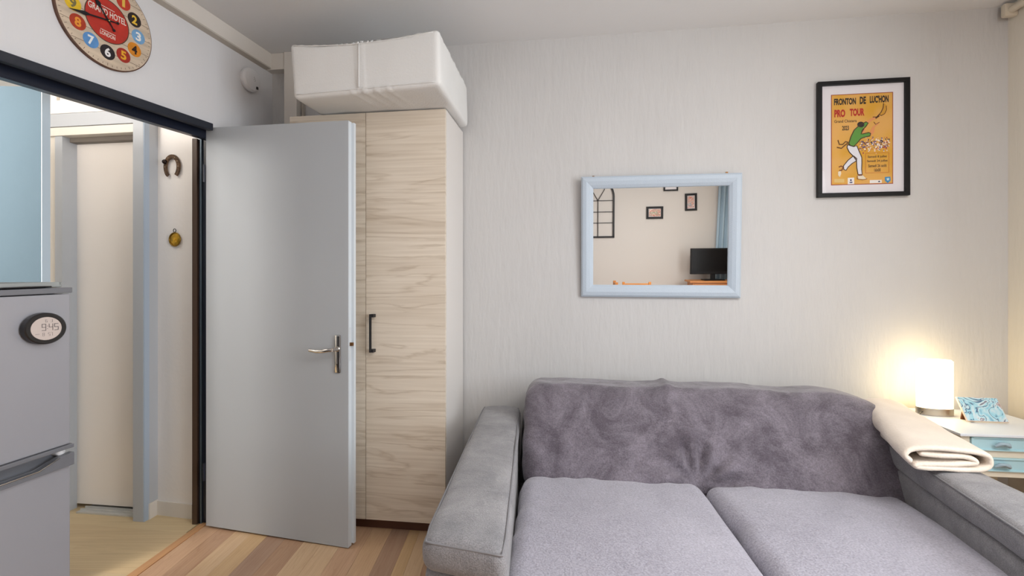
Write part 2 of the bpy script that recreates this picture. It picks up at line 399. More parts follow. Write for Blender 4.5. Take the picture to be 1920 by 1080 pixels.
obj('rail_cover', slanted(0.9, 2.478, 0.0005, 0.03, 1.985, 2.018, 2.060, 2.096, 0.002), BLACKP, rail)
obj('rail_track', slanted(1.55, 2.532, -0.068, -0.030, 1.978, 2.040, 2.030, 2.090, 0.002), mat('rail_navy', (22, 28, 44), 0.3), rail)

# baseboards of the hall wall
bm = bmesh.new(); prism_z(bm, [(-1.972, 2.647), (-1.731, 2.594), (-1.731, 2.606), (-1.968, 2.657)], 0, 0.078)
struct('baseboard_hall', bm, TRIMW)
bm = bmesh.new(); prism_z(bm, [(-1.975, 2.59), (-1.955, 2.59), (-1.955, 2.65), (-1.975, 2.65)], 0, 0.085)
struct('baseboard_hall_jog', bm, TRIMW)

# ------------------------------------------------------------------ hall closet
CLW = mat('closet_frame', (184, 188, 193), 0.5)
CLB = mat('closet_frame_blue', (172, 187, 204), 0.5)
CREAM = mat('closet_panel', (244, 238, 232), 0.32)
CA = A_BACK
# local frame: x to the right along the closet front, origin at jamb front left corner (-2.026, 2.568)
clo = thing('hall_closet', 'built-in hall closet with grey frame and cream sliding doors', 'closet', (-1.969, 2.562, 0), CA)
obj('jamb', bx(-0.062, 0.0, 0.0, 0.13, 0, 2.34, 0.0015), CLW, clo)
obj('jamb_side', bx(0.0, 0.004, 0.002, 0.034, 0, 2.42), CLB, clo)
obj('head_board', bx(-1.4, -0.062, 0.006, 0.14, 2.137, 2.208, 0.001), CLW, clo)
obj('head_trim', bx(-1.4, -0.062, 0.012, 0.16, 2.090, 2.135, 0.001), mat('closet_cream', (226, 220, 210), 0.5), clo)
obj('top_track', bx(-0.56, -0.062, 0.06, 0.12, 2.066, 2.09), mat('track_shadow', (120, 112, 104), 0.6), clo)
obj('stile', bx(-0.571, -0.524, 0.02, 0.10, 0, 2.09, 0.001), CLW, clo)
obj('side_board', bx(-0.64, -0.578, 0.03, 0.10, 0, 2.09, 0.001), mat('closet_cream', (226, 220, 210), 0.5), clo)
d1 = obj('sliding_door', bx(-0.56, -0.05, 0.10, 0.118, 0.025, 2.072, 0.001), CREAM, clo)
d2 = obj('sliding_door', bx(-0.90, -0.50, 0.15, 0.168, 0.025, 2.072, 0.001), CREAM, clo)
obj('closet_back', bx(-1.5, -0.09, 0.22, 0.24, 0, 2.42), HALLW, clo)
bm = bmesh.new(); box(bm, -0.46, -0.062, 0.04, 0.135, 0.0, 0.008); box(bm, -0.46, -0.062, 0.062, 0.070, 0.008, 0.016); box(bm, -0.46, -0.062, 0.090, 0.096, 0.008, 0.018)
obj('bottom_track', bm, mat('track_metal', (206, 206, 202), 0.4, 0.3), clo)
up = obj('upper_door', bx(-0.62, -0.03, 0.012, 0.03, 2.212, 2.47, 0.001), CREAM, clo)
obj('recessed_pull', bx(-0.545, -0.528, 0.008, 0.014, 2.285, 2.34), mat('closet_pull', (196, 184, 170), 0.5), up)
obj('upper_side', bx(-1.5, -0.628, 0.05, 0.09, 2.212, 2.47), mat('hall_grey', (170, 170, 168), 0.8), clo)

# blue grey partition door seen over the fridge
BLU = mat('blue_grey_paint', (104, 124, 137), 0.8, spec=0.1)
hp = thing('hall_door_leaf', 'light blue-grey door leaf standing in the hall above the fridge', 'door', (-1.895, 1.93, 0), R(4))
obj('leaf', bx(-0.75, 0.0, 0.0, 0.04, 0.01, 2.058), BLU, hp)
obj('edge_strip', bx(0.0, 0.004, 0.001, 0.039, 0.012, 2.050), mat('door_edge_blue', (196, 212, 224), 0.45), hp)

# horseshoe
hw_rz = math.atan2(-0.051, 0.238)
IRON = mat('rusty_iron', (96, 74, 56), 0.55, 0.5, vary=(60, 0.5), bump=(90, 0.6))
hs = thing('horseshoe', 'rusty old iron horseshoe hung open end down on the narrow hall wall', 'horseshoe', (-1.853, 2.626, 1.913), hw_rz)
path = []
for i in range(25):
    t = -215+i*(250/24) if False else None
pts = []
for i in range(29):
    an = R(-52+284*i/28)
    rx_ = 0.043 if True else 0
    pts.append((rx_*math.cos(an)*(1.0 if math.sin(an) > 0 else 1.0), 0.055*math.sin(an)*(1.0 if math.sin(an) > -0.2 else 1.12)))
bm = bmesh.new()
n = len(pts)
outer = []; inner = []
for i, (x, z) in enumerate(pts):
    tx = pts[min(i+1, n-1)][0]-pts[max(i-1, 0)][0]; tz = pts[min(i+1, n-1)][1]-pts[max(i-1, 0)][1]
    l = math.hypot(tx, tz); nx, nz = tz/l, -tx/l
    wd = 0.0095+0.0015*math.sin(i/28*math.pi)
    outer.append((x+nx*wd, z+nz*wd)); inner.append((x-nx*wd, z-nz*wd))
t = bmesh.new()
rows = []
for i in range(n):
    rows.append([t.verts.new((outer[i][0], -0.004, outer[i][1])), t.verts.new((outer[i][0]*0.98, -0.012, outer[i][1]*0.98)), t.verts.new((inner[i][0]*1.02, -0.012, inner[i][1]*1.02)), t.verts.new((inner[i][0], -0.004, inner[i][1]))])
for A, B in zip(rows, rows[1:]):
    for k in range(4): t.faces.new((A[k], A[(k+1) % 4], B[(k+1) % 4], B[k]))
t.faces.new(rows[0]); t.faces.new(rows[-1][::-1]); merge(bm, t)
obj('shoe', bm, IRON, hs)
for i in (5, 8, 11, 17, 20, 23):
    bm = bmesh.new(); lathe_y(bm, [(0, -0.0135), (0.0026, -0.0130), (0.003, -0.010)], 10, pts[i][0], pts[i][1])
    obj('nail', bm, mat('nail_steel', (176, 160, 134), 0.4, 0.6), hs)
bm = bmesh.new(); lathe_y(bm, [(0, -0.026), (0.009, -0.0245), (0.0125, -0.019), (0.012, -0.013), (0.005, -0.008), (0.004, 0)], 16, -0.040, 0.026)
obj('hook_knob', bm, mat('dark_bronze', (38, 26, 22), 0.35, 0.6), hs, True)

# brass medallion
md = thing('brass_medallion', 'round golden medallion with relief hung below the horseshoe', 'medallion', (-1.838, 2.6225, 1.515), hw_rz)
GOLD = mat('aged_gold', (196, 152, 48), 0.32, 0.8, vary=(40, 0.35), bump=(60, 0.9))
bm = bmesh.new(); lathe_y(bm, [(0, -0.006), (0.028, -0.006), (0.034, -0.003), (0.034, 0)], 40); obj('disc', bm, GOLD, md, True, 40)
bm = bmesh.new(); tube(bm, [(0.036*math.cos(2*math.pi*i/40), -0.005, 0.036*math.sin(2*math.pi*i/40)) for i in range(40)], 0.0035, 8, True); obj('rim', bm, mat('gold_rim', (150, 118, 50), 0.3, 0.9), md, True)
bm = bmesh.new(); tube(bm, [(0.0085*math.cos(2*math.pi*i/20), -0.006, 0.048+0.0095*math.sin(2*math.pi*i/20)) for i in range(20)], 0.0018, 6, True); obj('hanging_ring', bm, mat('dark_bronze', (38, 26, 22), 0.35, 0.6), md, True)
bm = bmesh.new(); prism(bm, ell(-0.004, 0.006, 0.0115, 0.016, 20), -0.0085, -0.005, 0.0012); prism(bm, ell(-0.002, -0.014, 0.016, 0.007, 20), -0.008, -0.005, 0.001)
obj('relief', bm, GOLD, md)

# ------------------------------------------------------------------ wall clock
ck = thing('wall_clock', 'round vintage wall clock with coloured number discs, high on the left wall', 'clock', leftp(1.978, 0.0, 2.349), A_LEFT)
CB = mat('clock_body', (92, 60, 42), 0.6, vary=(30, 0.3))
DIAL = mat('clock_dial', (206, 188, 166), 0.7, vary=(9, 0.16, (1, 1, 6)))
bm = bmesh.new(); lathe_y(bm, [(0, 0), (0.192, 0), (0.193, -0.004), (0.193, -0.012), (0.190, -0.014), (0, -0.014)], 96); obj('case', bm, CB, ck, True, 40)
bm = bmesh.new(); lathe_y(bm, [(0.1885, -0.0135), (0.1885, -0.0146), (0, -0.0146)], 96); obj('dial', bm, DIAL, ck)
bm = bmesh.new()
for z in (-0.128, -0.066, -0.004, 0.06, 0.12):
    w_ = math.sqrt(0.187**2-z*z); box(bm, -w_, w_, -0.0149, -0.0140, z-0.0007, z+0.0007)
for i in range(60):
    an = 2*math.pi*i/60; r0, r1 = (0.176, 0.183) if i % 5 else (0.173, 0.183)
    c, s = math.cos(an), math.sin(an); wd = 0.0007
    prism(bm, [(r0*c-wd*s, r0*s+wd*c), (r1*c-wd*s, r1*s+wd*c), (r1*c+wd*s, r1*s-wd*c), (r0*c+wd*s, r0*s-wd*c)], -0.0150, -0.0140)
obj('minute_marks', bm, mat('clock_ink', (84, 60, 46), 0.8), ck)
RED = mat('clock_red', (186, 48, 34), 0.6, vary=(25, 0.15))
bm = bmesh.new(); lathe_y(bm, [(0.0885, -0.014), (0.0885, -0.0152), (0.085, -0.0152), (0.085, -0.0145)], 64); obj('centre_ring', bm, mat('clock_ink', (84, 60, 46), 0.8), ck)
bm = bmesh.new(); lathe_y(bm, [(0.0865, -0.014), (0.0865, -0.0150), (0, -0.0150)], 64); obj('centre_disc', bm, RED, ck)
CWHT = mat('clock_white', (234, 228, 216), 0.7)
text('lettering', 'GRAND HOTEL', 0.0, 0.018, 0.150, 0.026, -0.0151, CWHT, ck, 0.012, align='C')
text('lettering', 'LONDON', 0.0, -0.0665, 0.060, 0.0155, -0.0151, CWHT, ck, 0.01, align='C')
for wd_, zz in ((0.055, 0.050), (0.056, -0.047)):
    bm = bmesh.new(); x = -wd_/2
    while x < wd_/2:
        k = random.uniform(0.003, 0.006); box(bm, x, x+k, -0.0153, -0.0149, zz, zz+0.0028); x += k+0.0015
    obj('small_lettering', bm, CWHT, ck)
spec = {12: ((120, 160, 200), (240, 240, 235)), 1: ((190, 58, 36), (226, 186, 80)), 2: ((40, 28, 24), (232, 190, 60)), 3: ((118, 166, 208), (238, 238, 236)), 4: ((214, 134, 30), (44, 24, 18)),
        5: ((162, 42, 26), (232, 170, 40)), 6: ((34, 26, 30), (240, 238, 238)), 7: ((92, 146, 204), (238, 240, 240)), 8: ((172, 56, 28), (232, 150, 50)), 9: ((226, 188, 40), (120, 110, 70)),
        10: ((40, 28, 24), (220, 216, 206)), 11: ((196, 66, 36), (230, 200, 90))}
for h_, (cb, cn) in spec.items():
    an = R(90-30*h_); cx, cz = 0.129*math.cos(an), 0.129*math.sin(an)
    bm = bmesh.new(); lathe_y(bm, [(0.0295, -0.014), (0.0295, -0.0152), (0, -0.0152)], 32, cx, cz)
    bd = obj('number_disc', bm, mat('disc_%d_%d_%d' % cb, cb, 0.6, vary=(60, 0.12)), ck)
    bd['label'] = 'disc of the hour %d' % h_
    wd = 0.0235 if h_ < 10 else 0.034
    if h_ == 1: wd = 0.012
    text('numeral', str(h_), cx, cz-0.0185, wd, 0.037, -0.0153, mat('num_%d_%d_%d' % cn, cn, 0.6), bd, 0.035, align='C')
HAND = mat('hand_black', (16, 14, 22), 0.4)
def hand(name, length, wd, ang, y):
    ca, sa = math.cos(ang), math.sin(ang)
    prof = [(-0.036, 0.0015), (0, 0.003), (length*0.5, 0.0028), (length*0.62, wd), (length*0.75, wd*0.55), (length, 0.0006)]
    pts = [(x, w_) for x, w_ in prof]+[(x, -w_) for x, w_ in reversed(prof)]
    bm = bmesh.new(); prism(bm, [(x*ca-z*sa, x*sa+z*ca) for x, z in pts], y-0.0012, y)
    lathe_y(bm, [(0, y-0.0013), (0.0058, y-0.0013), (0.0058, y)], 16, -0.036*ca, -0.036*sa)
    lathe_y(bm, [(0, y-0.0015), (0.006, y-0.0015), (0.006, y)], 16)
    obj(name, bm, HAND, ck)
hand('minute_hand', 0.150, 0.0085, R(90-43*6), -0.022)
hand('hour_hand', 0.100, 0.0105, R(90-30*10.72), -0.019)
bm = bmesh.new(); lathe_y(bm, [(0, -0.026), (0.0028, -0.0255), (0.0035, -0.0235), (0.004, -0.014)], 16); obj('hand_pin', bm, mat('brass', (226, 200, 120), 0.25, 0.9), ck, True)

# smoke detector
sd = thing('smoke_detector', 'small round white smoke detector on the left wall near the corner', 'smoke detector', leftp(2.74, 0, 2.435), A_LEFT)
SDW = mat('detector_plastic', (224, 224, 226), 0.4)
bm = bmesh.new(); lathe_y(bm, [(0, 0), (0.060, 0), (0.060, -0.012), (0.0, -0.012)], 40); obj('mount', bm, SDW, sd, True, 40)
bm = bmesh.new(); lathe_y(bm, [(0.058, -0.0125), (0.066, -0.014), (0.066, -0.026), (0.058, -0.036), (0.030, -0.042), (0, -0.042)], 48); obj('cover', bm, SDW, sd, True, 35)
bm = bmesh.new(); box(bm, 0.02, 0.032, -0.0440, -0.039, -0.045, -0.031); obj('test_light', bm, mat('dark_plastic2', (40, 36, 36), 0.4), sd)
bm = bmesh.new()
for x, z in ((0.0, 0.0), (0.006, 0.008), (0.008, -0.006), (0.002, 0.014), (0.012, 0.002)): lathe_y(bm, [(0, -0.0428), (0.0018, -0.0426), (0.0018, -0.040)], 8, x, z)
obj('sounder_holes', bm, mat('dark_plastic2', (40, 36, 36), 0.4), sd)

# ------------------------------------------------------------------ open grey door
ddx, ddy = 0.812, -0.20
DA = math.atan2(ddy, ddx); DL = math.hypot(ddx, ddy)
dr = thing('grey_door', 'plain grey interior door standing open in front of the wardrobe', 'door', (-1.592, 2.497, 0.0), DA)
zb = lambda x: 0.014-0.010*x/DL
zt = lambda x: 2.083-0.030*x/DL
def dpan(x0, x1, y0, y1, bev, top=0.0, bot=0.0):
    bm = bmesh.new()
    hexa(bm, [(x0, y0, zb(x0)+bot), (x1, y0, zb(x1)+bot), (x1, y1, zb(x1)+bot), (x0, y1, zb(x0)+bot), (x0, y0, zt(x0)-top), (x1, y0, zt(x1)-top), (x1, y1, zt(x1)-top), (x0, y1, zt(x0)-top)])
    bmesh.ops.recalc_face_normals(bm, faces=bm.faces[:]); bmesh.ops.bevel(bm, geom=bm.edges[:], offset=bev, segments=1, affect='EDGES'); return bm
obj('door_leaf', dpan(0, DL-0.004, 0, 0.022, 0.0008), DOORG, dr)
obj('door_rebate', dpan(0.0, DL-0.003, 0.022, 0.026, 0.0005, 0.0, 0.002), DOORE, dr)
obj('rear_leaf', dpan(0, DL+0.011, 0.026, 0.042, 0.0008, 0.004, 0.012), DOORE, dr)
obj('edge_face', dpan(DL-0.004, DL-0.0022, 0.001, 0.022, 0.0003, 0.002, 0.004), DOORE, dr)
px = DL-0.058
hdl = obj('handle_plate', bx(px-0.016, px+0.016, -0.009, 0.0, 0.842, 1.024, 0.006), CHROME, dr, True, 30)
bm = bmesh.new()
lathe_y(bm, [(0.0, -0.052), (0.008, -0.052), (0.009, -0.03), (0.010, -0.012), (0.013, -0.009)], 20, px, 0.957)
tube(bm, [(px, -0.050, 0.957), (px-0.02, -0.054, 0.955), (px-0.05, -0.053, 0.950), (px-0.085, -0.052, 0.948), (px-0.122, -0.052, 0.953)], [0.009, 0.0095, 0.0095, 0.0085, 0.0075], 14)
obj('lever', bm, CHROME, hdl, True, 50)
bm = bmesh.new(); prism(bm, ell(px, 0.882, 0.004, 0.004, 14)+[], -0.0096, -0.0088); box(bm, px-0.0018, px+0.0018, -0.0096, -0.0088, 0.868, 0.882)
obj('keyhole', bm, mat('dark_plastic2', (40, 36, 36), 0.4), hdl)
obj('latch_bolt', bx(DL-0.004, DL+0.0135, 0.007, 0.019, 0.972, 0.988, 0.001), mat('old_brass', (128, 92, 56), 0.4, 0.7), dr)
obj('lock_faceplate', bx(DL-0.0035, DL-0.0012, 0.004, 0.020, 0.90, 1.06), mat('door_edge2', (206, 212, 216), 0.4), dr)
for hz in (0.25, 1.8):
    bm = bmesh.new(); tube(bm, [(-0.006, -0.006, hz), (-0.006, -0.006, hz+0.09)], 0.006, 12); obj('hinge', bm, mat('post_navy', (26, 32, 48), 0.25), dr, True, 40)

# ------------------------------------------------------------------ wardrobe (two doors)
WA = math.atan(-0.1359)
wr = thing('wardrobe', 'tall pale ash wardrobe with white sides behind the open door', 'wardrobe', (-1.161, 2.506, 0), WA)
W_ = 0.837; WZ = 2.145
obj('carcass', bx(0.0, W_, 0.020, 0.370, 0.068, WZ, 0.001), MELAMINE, wr)
obj('under_shade', bx(0.01, W_-0.01, 0.06, 0.36, 0.0, 0.068), mat('under_shade_brown', (92, 58, 42), 0.6), wr)  # added block, its dark brown paints the shade under the wardrobe
sx = 0.418
dl = obj('door', bx(0.001, sx-0.0015, 0.0, 0.018, 0.070, WZ-0.001, 0.0008), ASH, wr)
d_ = obj('door', bx(sx+0.0015, W_-0.001, 0.0, 0.018, 0.070, WZ-0.001, 0.0008), ASH, wr)
def bar_handle(x):
    bm = bmesh.new(); box(bm, x-0.005, x+0.005, -0.034, -0.024, 0.925, 1.118, 0.001)
    for z in (0.925, 1.102): box(bm, x-0.0045, x+0.016, -0.030, 0.001, z, z+0.016, 0.001)
    return bm
obj('door_handle', bar_handle(sx+0.038), BLACKD, d_)

# ------------------------------------------------------------------ bagged mattress on the wardrobe
FAB = mat('white_cotton', (226, 226, 224), 0.85, bump=(120, 0.25), vary=(3, 0.03))
def mdisp(co, n, uvw):
    u, v, w_ = uvw
    o = Vector((0, 0, 0))
    o += n*0.004*fbm(co, 7)
    # seam fold on the front face
    if n.y < -0.3:
        o += n*(0.006*math.exp(-((u-0.475)/0.012)**2)+0.004*math.exp(-((u-0.50)/0.010)**2)-0.004*math.exp(-((u-0.487)/0.006)**2))
        o += n*0.0025*math.sin(u*90+fbm(co, 9)*4)*max(0, 1-abs(w_-1)/0.15)*0.5
        o += n*(-0.0025*math.exp(-((w_-0.16)/0.02)**2)-0.0025*math.exp(-((w_-0.86)/0.02)**2))
    if n.z < -0.3:
        for c0 in (0.42, 0.50, 0.58, 0.66): o += n*0.005*math.exp(-((u-c0-v*0.16)/0.008)**2)*max(0, 1-v/0.45)
    if n.z > 0.2: o.z += -0.022*math.sin(math.pi*min(1, max(0, u)))+0.006*fbm(co, 18)+0.012*max(0, u-0.9)*10*max(0, fbm(co, 40))
    return o
mp_ = [(-1.046, 2.285, 2.152), (-0.318, 2.130, 2.152), (-0.245, 2.700, 2.150), (-0.955, 2.79, 2.150), (-1.062, 2.285, 2.416), (-0.326, 2.130, 2.405), (-0.250, 2.700, 2.380), (-0.955, 2.79, 2.380)]
mb = thing('folded_mattress', 'folded mattress in a white cotton cover lying on top of the wardrobe', 'mattress', (0, 0, 0))
obj('mattress_cover', soft_box(mp_, 0.022, 0.012, mdisp), FAB, mb, True)
def lerp(a, b, t): return Vector(a)*(1-t)+Vector(b)*t
bm = bmesh.new(); 
for k in (1, ):
    ptsp = [lerp(mp_[4], mp_[5], t/30)+Vector((0.0, -0.001, -0.014-0.022*math.sin(math.pi*t/30))) for t in range(1, 30)]
    tube(bm, ptsp, 0.0022, 6)
    ptsp = [lerp(mp_[0], mp_[1], t/30)+Vector((0.0, -0.001, 0.016)) for t in range(1, 30)]
    tube(bm, ptsp, 0.0022, 6)
obj('piping', bm, FAB, mb, True)
bm = bmesh.new()
tube(bm, [lerp(mp_[0], mp_[1], 0.47)+Vector((0, -0.0075, 0.02+0.2*t/10)) for t in range(11)], 0.0028, 6)
obj('zip', bm, FAB, mb, True)

# ------------------------------------------------------------------ fridge, its timer and the tray on top
fr = thing('fridge', 'silver two-door fridge at the left edge', 'fridge', (-1.27, 1.38, 0), A_LEFT)
FS = mat('fridge_silver', (154, 155, 162), 0.38, 0.25, vary=(1.5, 0.02))
FG = mat('fridge_grey', (112, 114, 120), 0.4, 0.2)
SH = 0.045    # the fridge is sheared: its front edge slopes down towards the viewer
def fz_(x, z): return z+SH*x
def fbox(x0, x1, y0, y1, z0, z1, bev=0.003):
    bm = bx(x0, x1, y0, y1, z0, z1, bev)
    for v in bm.verts: v.co.z = fz_(v.co.x, v.co.z) if v.co.z > 0.03 else v.co.z
    return bm
obj('cabinet', fbox(-0.55, -0.003, 0.052, 0.50, 0.03, 1.236), FG, fr)
obj('top_cap', fbox(-0.552, 0.003, -0.004, 0.50, 1.2365, 1.252, 0.002), FG, fr)
obj('upper_door', fbox(-0.55, 0, 0.0, 0.05, 0.804, 1.234, 0.003), FS, fr)
ld = obj('lower_door', fbox(-0.55, 0, 0.0, 0.05, 0.045, 0.742, 0.003), FS, fr)
obj('door_lip', fbox(-0.552, 0.005, -0.008, 0.05, 0.792, 0.803, 0.002), FG, fr)
# grip strip with a scooped recess
bm = bmesh.new()
pts = [(-0.552, 0.744), (0.003, 0.744), (0.003, 0.780), (-0.035, 0.776), (-0.085, 0.758), (-0.552, 0.757)]
prism(bm, pts, -0.012, 0.008, 0.0012); box(bm, -0.55, 0.0, 0.030, 0.05, 0.744, 0.786)
for v in bm.verts: v.co.z = fz_(v.co.x, v.co.z)
obj('grip', bm, FG, ld)
bm = bmesh.new(); tube(bm, [(-0.55, -0.013, fz_(-0.55, 0.757)), (-0.085, -0.013, fz_(-0.085, 0.758)), (-0.035, -0.013, fz_(-0.035, 0.776))], 0.0018, 6)
obj('chrome_edge', bm, CHROME, ld, True)
bm = bmesh.new(); lathe_y(bm, [(0, 0.004), (0.010, 0.006), (0.012, 0.015), (0.012, 0.04)], 16, -0.018, 0.785); obj('hinge_cap', bm, mat('white_plastic', (228, 228, 230), 0.3), fr, True)
for x in (-0.5, -0.05):
    for y in (0.08, 0.45):
        bm = bmesh.new(); box(bm, x-0.02, x+0.02, y-0.02, y+0.02, 0, 0.032); obj('foot', bm, DARKP, fr)
# tray
ty = thing('serving_tray', 'thin grey metal tray lying on top of the fridge', 'tray', Vector((-1.27, 1.38, 1.253))+Vector((0, 0, 0)), A_LEFT)
bm = bmesh.new()
def tb(x0, x1, y0, y1, z0, z1):
    b_ = bx(x0, x1, y0, y1, z0, z1, 0.002)
    for v in b_.verts: v.co.z += 0.045*v.co.x+0.0006
    merge(bm, b_)
tb(-0.40, -0.005, 0.03, 0.46, 0.0, 0.006); tb(-0.40, -0.005, 0.025, 0.032, 0.0, 0.014); tb(-0.40, -0.005, 0.455, 0.465, 0.0, 0.014); tb(-0.012, -0.003, 0.025, 0.465, 0.004, 0.014)
obj('tray_plate', bm, mat('tray_grey', (160, 164, 164), 0.35, 0.4), ty)
bm = bmesh.new(); tb(-0.16, -0.045, 0.0, 0.03, 0.001, 0.0045); obj('tray_grip', bm, DARKP, ty)

# round digital timer on the fridge door
cu = 0.073
tm = thing('digital_clock', 'round black digital clock stuck on the upper fridge door', 'clock', Vector((-1.27-0.217*cu, 1.38-0.976*cu, 1.140)), A_LEFT)
SX = 1.16
bm = bmesh.new(); lathe_y(bm, [(0, -0.001), (0.040, -0.001), (0.043, -0.006), (0.0425, -0.020), (0.040, -0.023), (0.0325, -0.023), (0.031, -0.0215), (0, -0.0215)], 64)
for v in bm.verts: v.co.x *= SX
obj('housing', bm, DARKP, tm, True, 35)
bm = bmesh.new(); lathe_y(bm, [(0.0312, -0.0212), (0.0312, -0.0220), (0, -0.0220)], 48)
for v in bm.verts: v.co.x *= SX
lcd = obj('screen', bm, mat('lcd_grey', (190, 178, 172), 0.35), tm)
SEG = {'0': 'abcdef', '1': 'bc', '2': 'abged', '3': 'abgcd', '4': 'fgbc', '5': 'afgcd', '6': 'afgedc', '7': 'abc', '8': 'abcdefg', '9': 'abcdfg'}
def seven(bm, ch, x, z, w_, h_, t_, y):
    S = {'a': (x, x+w_, z+h_-t_, z+h_), 'g': (x, x+w_, z+h_/2-t_/2, z+h_/2+t_/2), 'd': (x, x+w_, z, z+t_), 'f': (x, x+t_, z+h_/2, z+h_), 'e': (x, x+t_, z, z+h_/2), 'b': (x+w_-t_, x+w_, z+h_/2, z+h_), 'c': (x+w_-t_, x+w_, z, z+h_/2)}
    for s in SEG[ch]:
        a = S[s]; g = 0.0003; box(bm, a[0]+g, a[1]-g, y-0.0003, y, a[2]+g, a[3]-g)
LCD = mat('lcd_ink', (52, 50, 56), 0.5)
bm = bmesh.new()
for ch, x in (('9', -0.0115), ('4', 0.005), ('5', 0.018)): seven(bm, ch, x, -0.006, 0.0105, 0.019, 0.0018, -0.0221)
for z in (-0.001, 0.006): box(bm, 0.0012, 0.0026, -0.0224, -0.0221, z, z+0.0014)
obj('time_digits', bm, LCD, lcd)
bm = bmesh.new()
for ch, x, z, h_ in (('6', -0.003, 0.0165, 0.008), ('3', 0.0095, 0.0165, 0.008), ('1', -0.0135, -0.0205, 0.0095), ('3', -0.0095, -0.0205, 0.0095), ('5', 0.0035, -0.0205, 0.0095), ('7', 0.0095, -0.0205, 0.0095)):
    bm = bmesh.new(); seven(bm, ch, x, z, 0.005, h_, 0.0010, -0.0221); obj('small_digit', bm, LCD, lcd)
obj('dash_mark', bx(-0.026, -0.0165, -0.0224, -0.0221, -0.0145, -0.0139), LCD, lcd)

# ------------------------------------------------------------------ mirror on the back wall
MT = R(2.4)
mr = thing('wall_mirror', 'mirror in a wide pale blue wooden frame above the sofa', 'mirror', backp(0.39, 0.004, 1.203), A_BACK, rx=MT)
MW, MH, FW = 0.838, 0.658, 0.066
FBL = mat('frame_pale_blue', (186, 199, 212), 0.5, bump=(160, 0.3, (1, 1, 1)))
cr = [(0, 0), (MW, -0.006), (MW, MH-0.004), (0, MH)]
ci = [(FW, FW), (MW-FW, FW-0.004), (MW-FW, MH-FW-0.002), (FW, MH-FW)]
names = []
for i in range(4):
    j = (i+1) % 4; bm = bmesh.new()
    prof = [(0.0, 0.0), (0.0, -0.016), (0.14, -0.024), (0.42, -0.027), (0.72, -0.022), (0.95, -0.013), (1.0, -0.006), (1.0, 0.0)]
    ra = [bm.verts.new((cr[i][0]*(1-t)+ci[i][0]*t, y, cr[i][1]*(1-t)+ci[i][1]*t)) for t, y in prof]
    rb = [bm.verts.new((cr[j][0]*(1-t)+ci[j][0]*t, y, cr[j][1]*(1-t)+ci[j][1]*t)) for t, y in prof]
    for k in range(len(prof)): bm.faces.new((ra[k], rb[k], rb[(k+1) % 8], ra[(k+1) % 8]))
    bm.faces.new(ra); bm.faces.new(rb[::-1]); bmesh.ops.recalc_face_normals(bm, faces=bm.faces[:])
    obj('frame_side', bm, FBL, mr)
obj('mirror_glass', bx(FW-0.003, MW-FW+0.003, -0.006, -0.002, FW-0.006, MH-FW+0.003), mat('silvered_glass', (238, 236, 232), 0.0, 1.0), mr)
for x in (0.06, MW-0.08):
    bm = bmesh.new(); box(bm, x, x+0.012, -0.006, 0.0, MH-0.004, MH+0.006, 0.001); obj('hanger', bm, mat('old_brass', (128, 92, 56), 0.4, 0.7), mr)

# ------------------------------------------------------------------ framed poster
ps = thing('framed_poster', 'orange pelota tour poster in a black frame at the upper right', 'poster', backp(1.609, 0.002, 1.722), A_BACK)
PW, PH = 0.435, 0.600
def frame_bars(parent, W, Hh, t, dep, m):
    for q in ((0, W, 0, t), (0, W, Hh-t, Hh)): obj('frame_bar', bx(q[0], q[1], -dep, 0, q[2], q[3], 0.0012), m, parent)
    for q in ((0, t), (W-t, W)): obj('frame_bar', bx(q[0], q[1], -dep, 0, t, Hh-t, 0.0012), m, parent)
frame_bars(ps, PW, PH, 0.0205, 0.022, FRAMEB)
obj('mat_board', bx(0.018, PW-0.018, -0.006, -0.002, 0.018, PH-0.018), PAPER, ps)
obj('glass_pane', bx(0.018, PW-0.018, -0.0130, -0.0115, 0.018, PH-0.018), gl, ps)
def Q(x, y):
    u = (x-83)/714; top = 115-40*u; bot = 1000-13*u
    return (u*PW, (1-(y-top)/(bot-top))*PH)
def QP(pts): return [Q(*p) for p in pts]
pa, pb = Q(197, 905), Q(680, 182)
print_ = obj('poster_sheet', bx(pa[0], pb[0], -0.0068, -0.006, pa[1], pb[1]), mat('poster_red', (150, 44, 30), 0.7), ps)
POR = bpy.data.materials.new('poster_orange'); POR.use_nodes = True; nt = POR.node_tree; b = nt.nodes['Principled BSDF']; b.inputs['Roughness'].default_value = 0.7
tc = nt.nodes.new('ShaderNodeTexCoord'); n1 = nt.nodes.new('ShaderNodeTexNoise'); n1.inputs['Scale'].default_value = 7
rp = nt.nodes.new('ShaderNodeValToRGB'); rp.color_ramp.elements[0].position = 0.35; rp.color_ramp.elements[1].position = 0.65
rp.color_ramp.elements[0].color = srgb((214, 160, 44)); rp.color_ramp.elements[1].color = srgb((224, 172, 92))
nt.links.new(tc.outputs['Object'], n1.inputs['Vector']); nt.links.new(n1.outputs[0], rp.inputs[0]); nt.links.new(rp.outputs[0], b.inputs['Base Color'])
Y0 = -0.0068
obj('orange_ground', bx(pa[0]+0.0035, pb[0]-0.0035, Y0-0.0003, Y0, pa[1]+0.0035, pb[1]-0.0035), POR, print_)
def lay(name, polys, col, k, m=None):
    for p in polys:
        bm = bmesh.new(); prism(bm, QP(p), Y0-0.0006-0.0003*k, Y0-0.0003)
        obj(name, bm, m or mat('print_%d_%d_%d' % col, col, 0.7), print_)
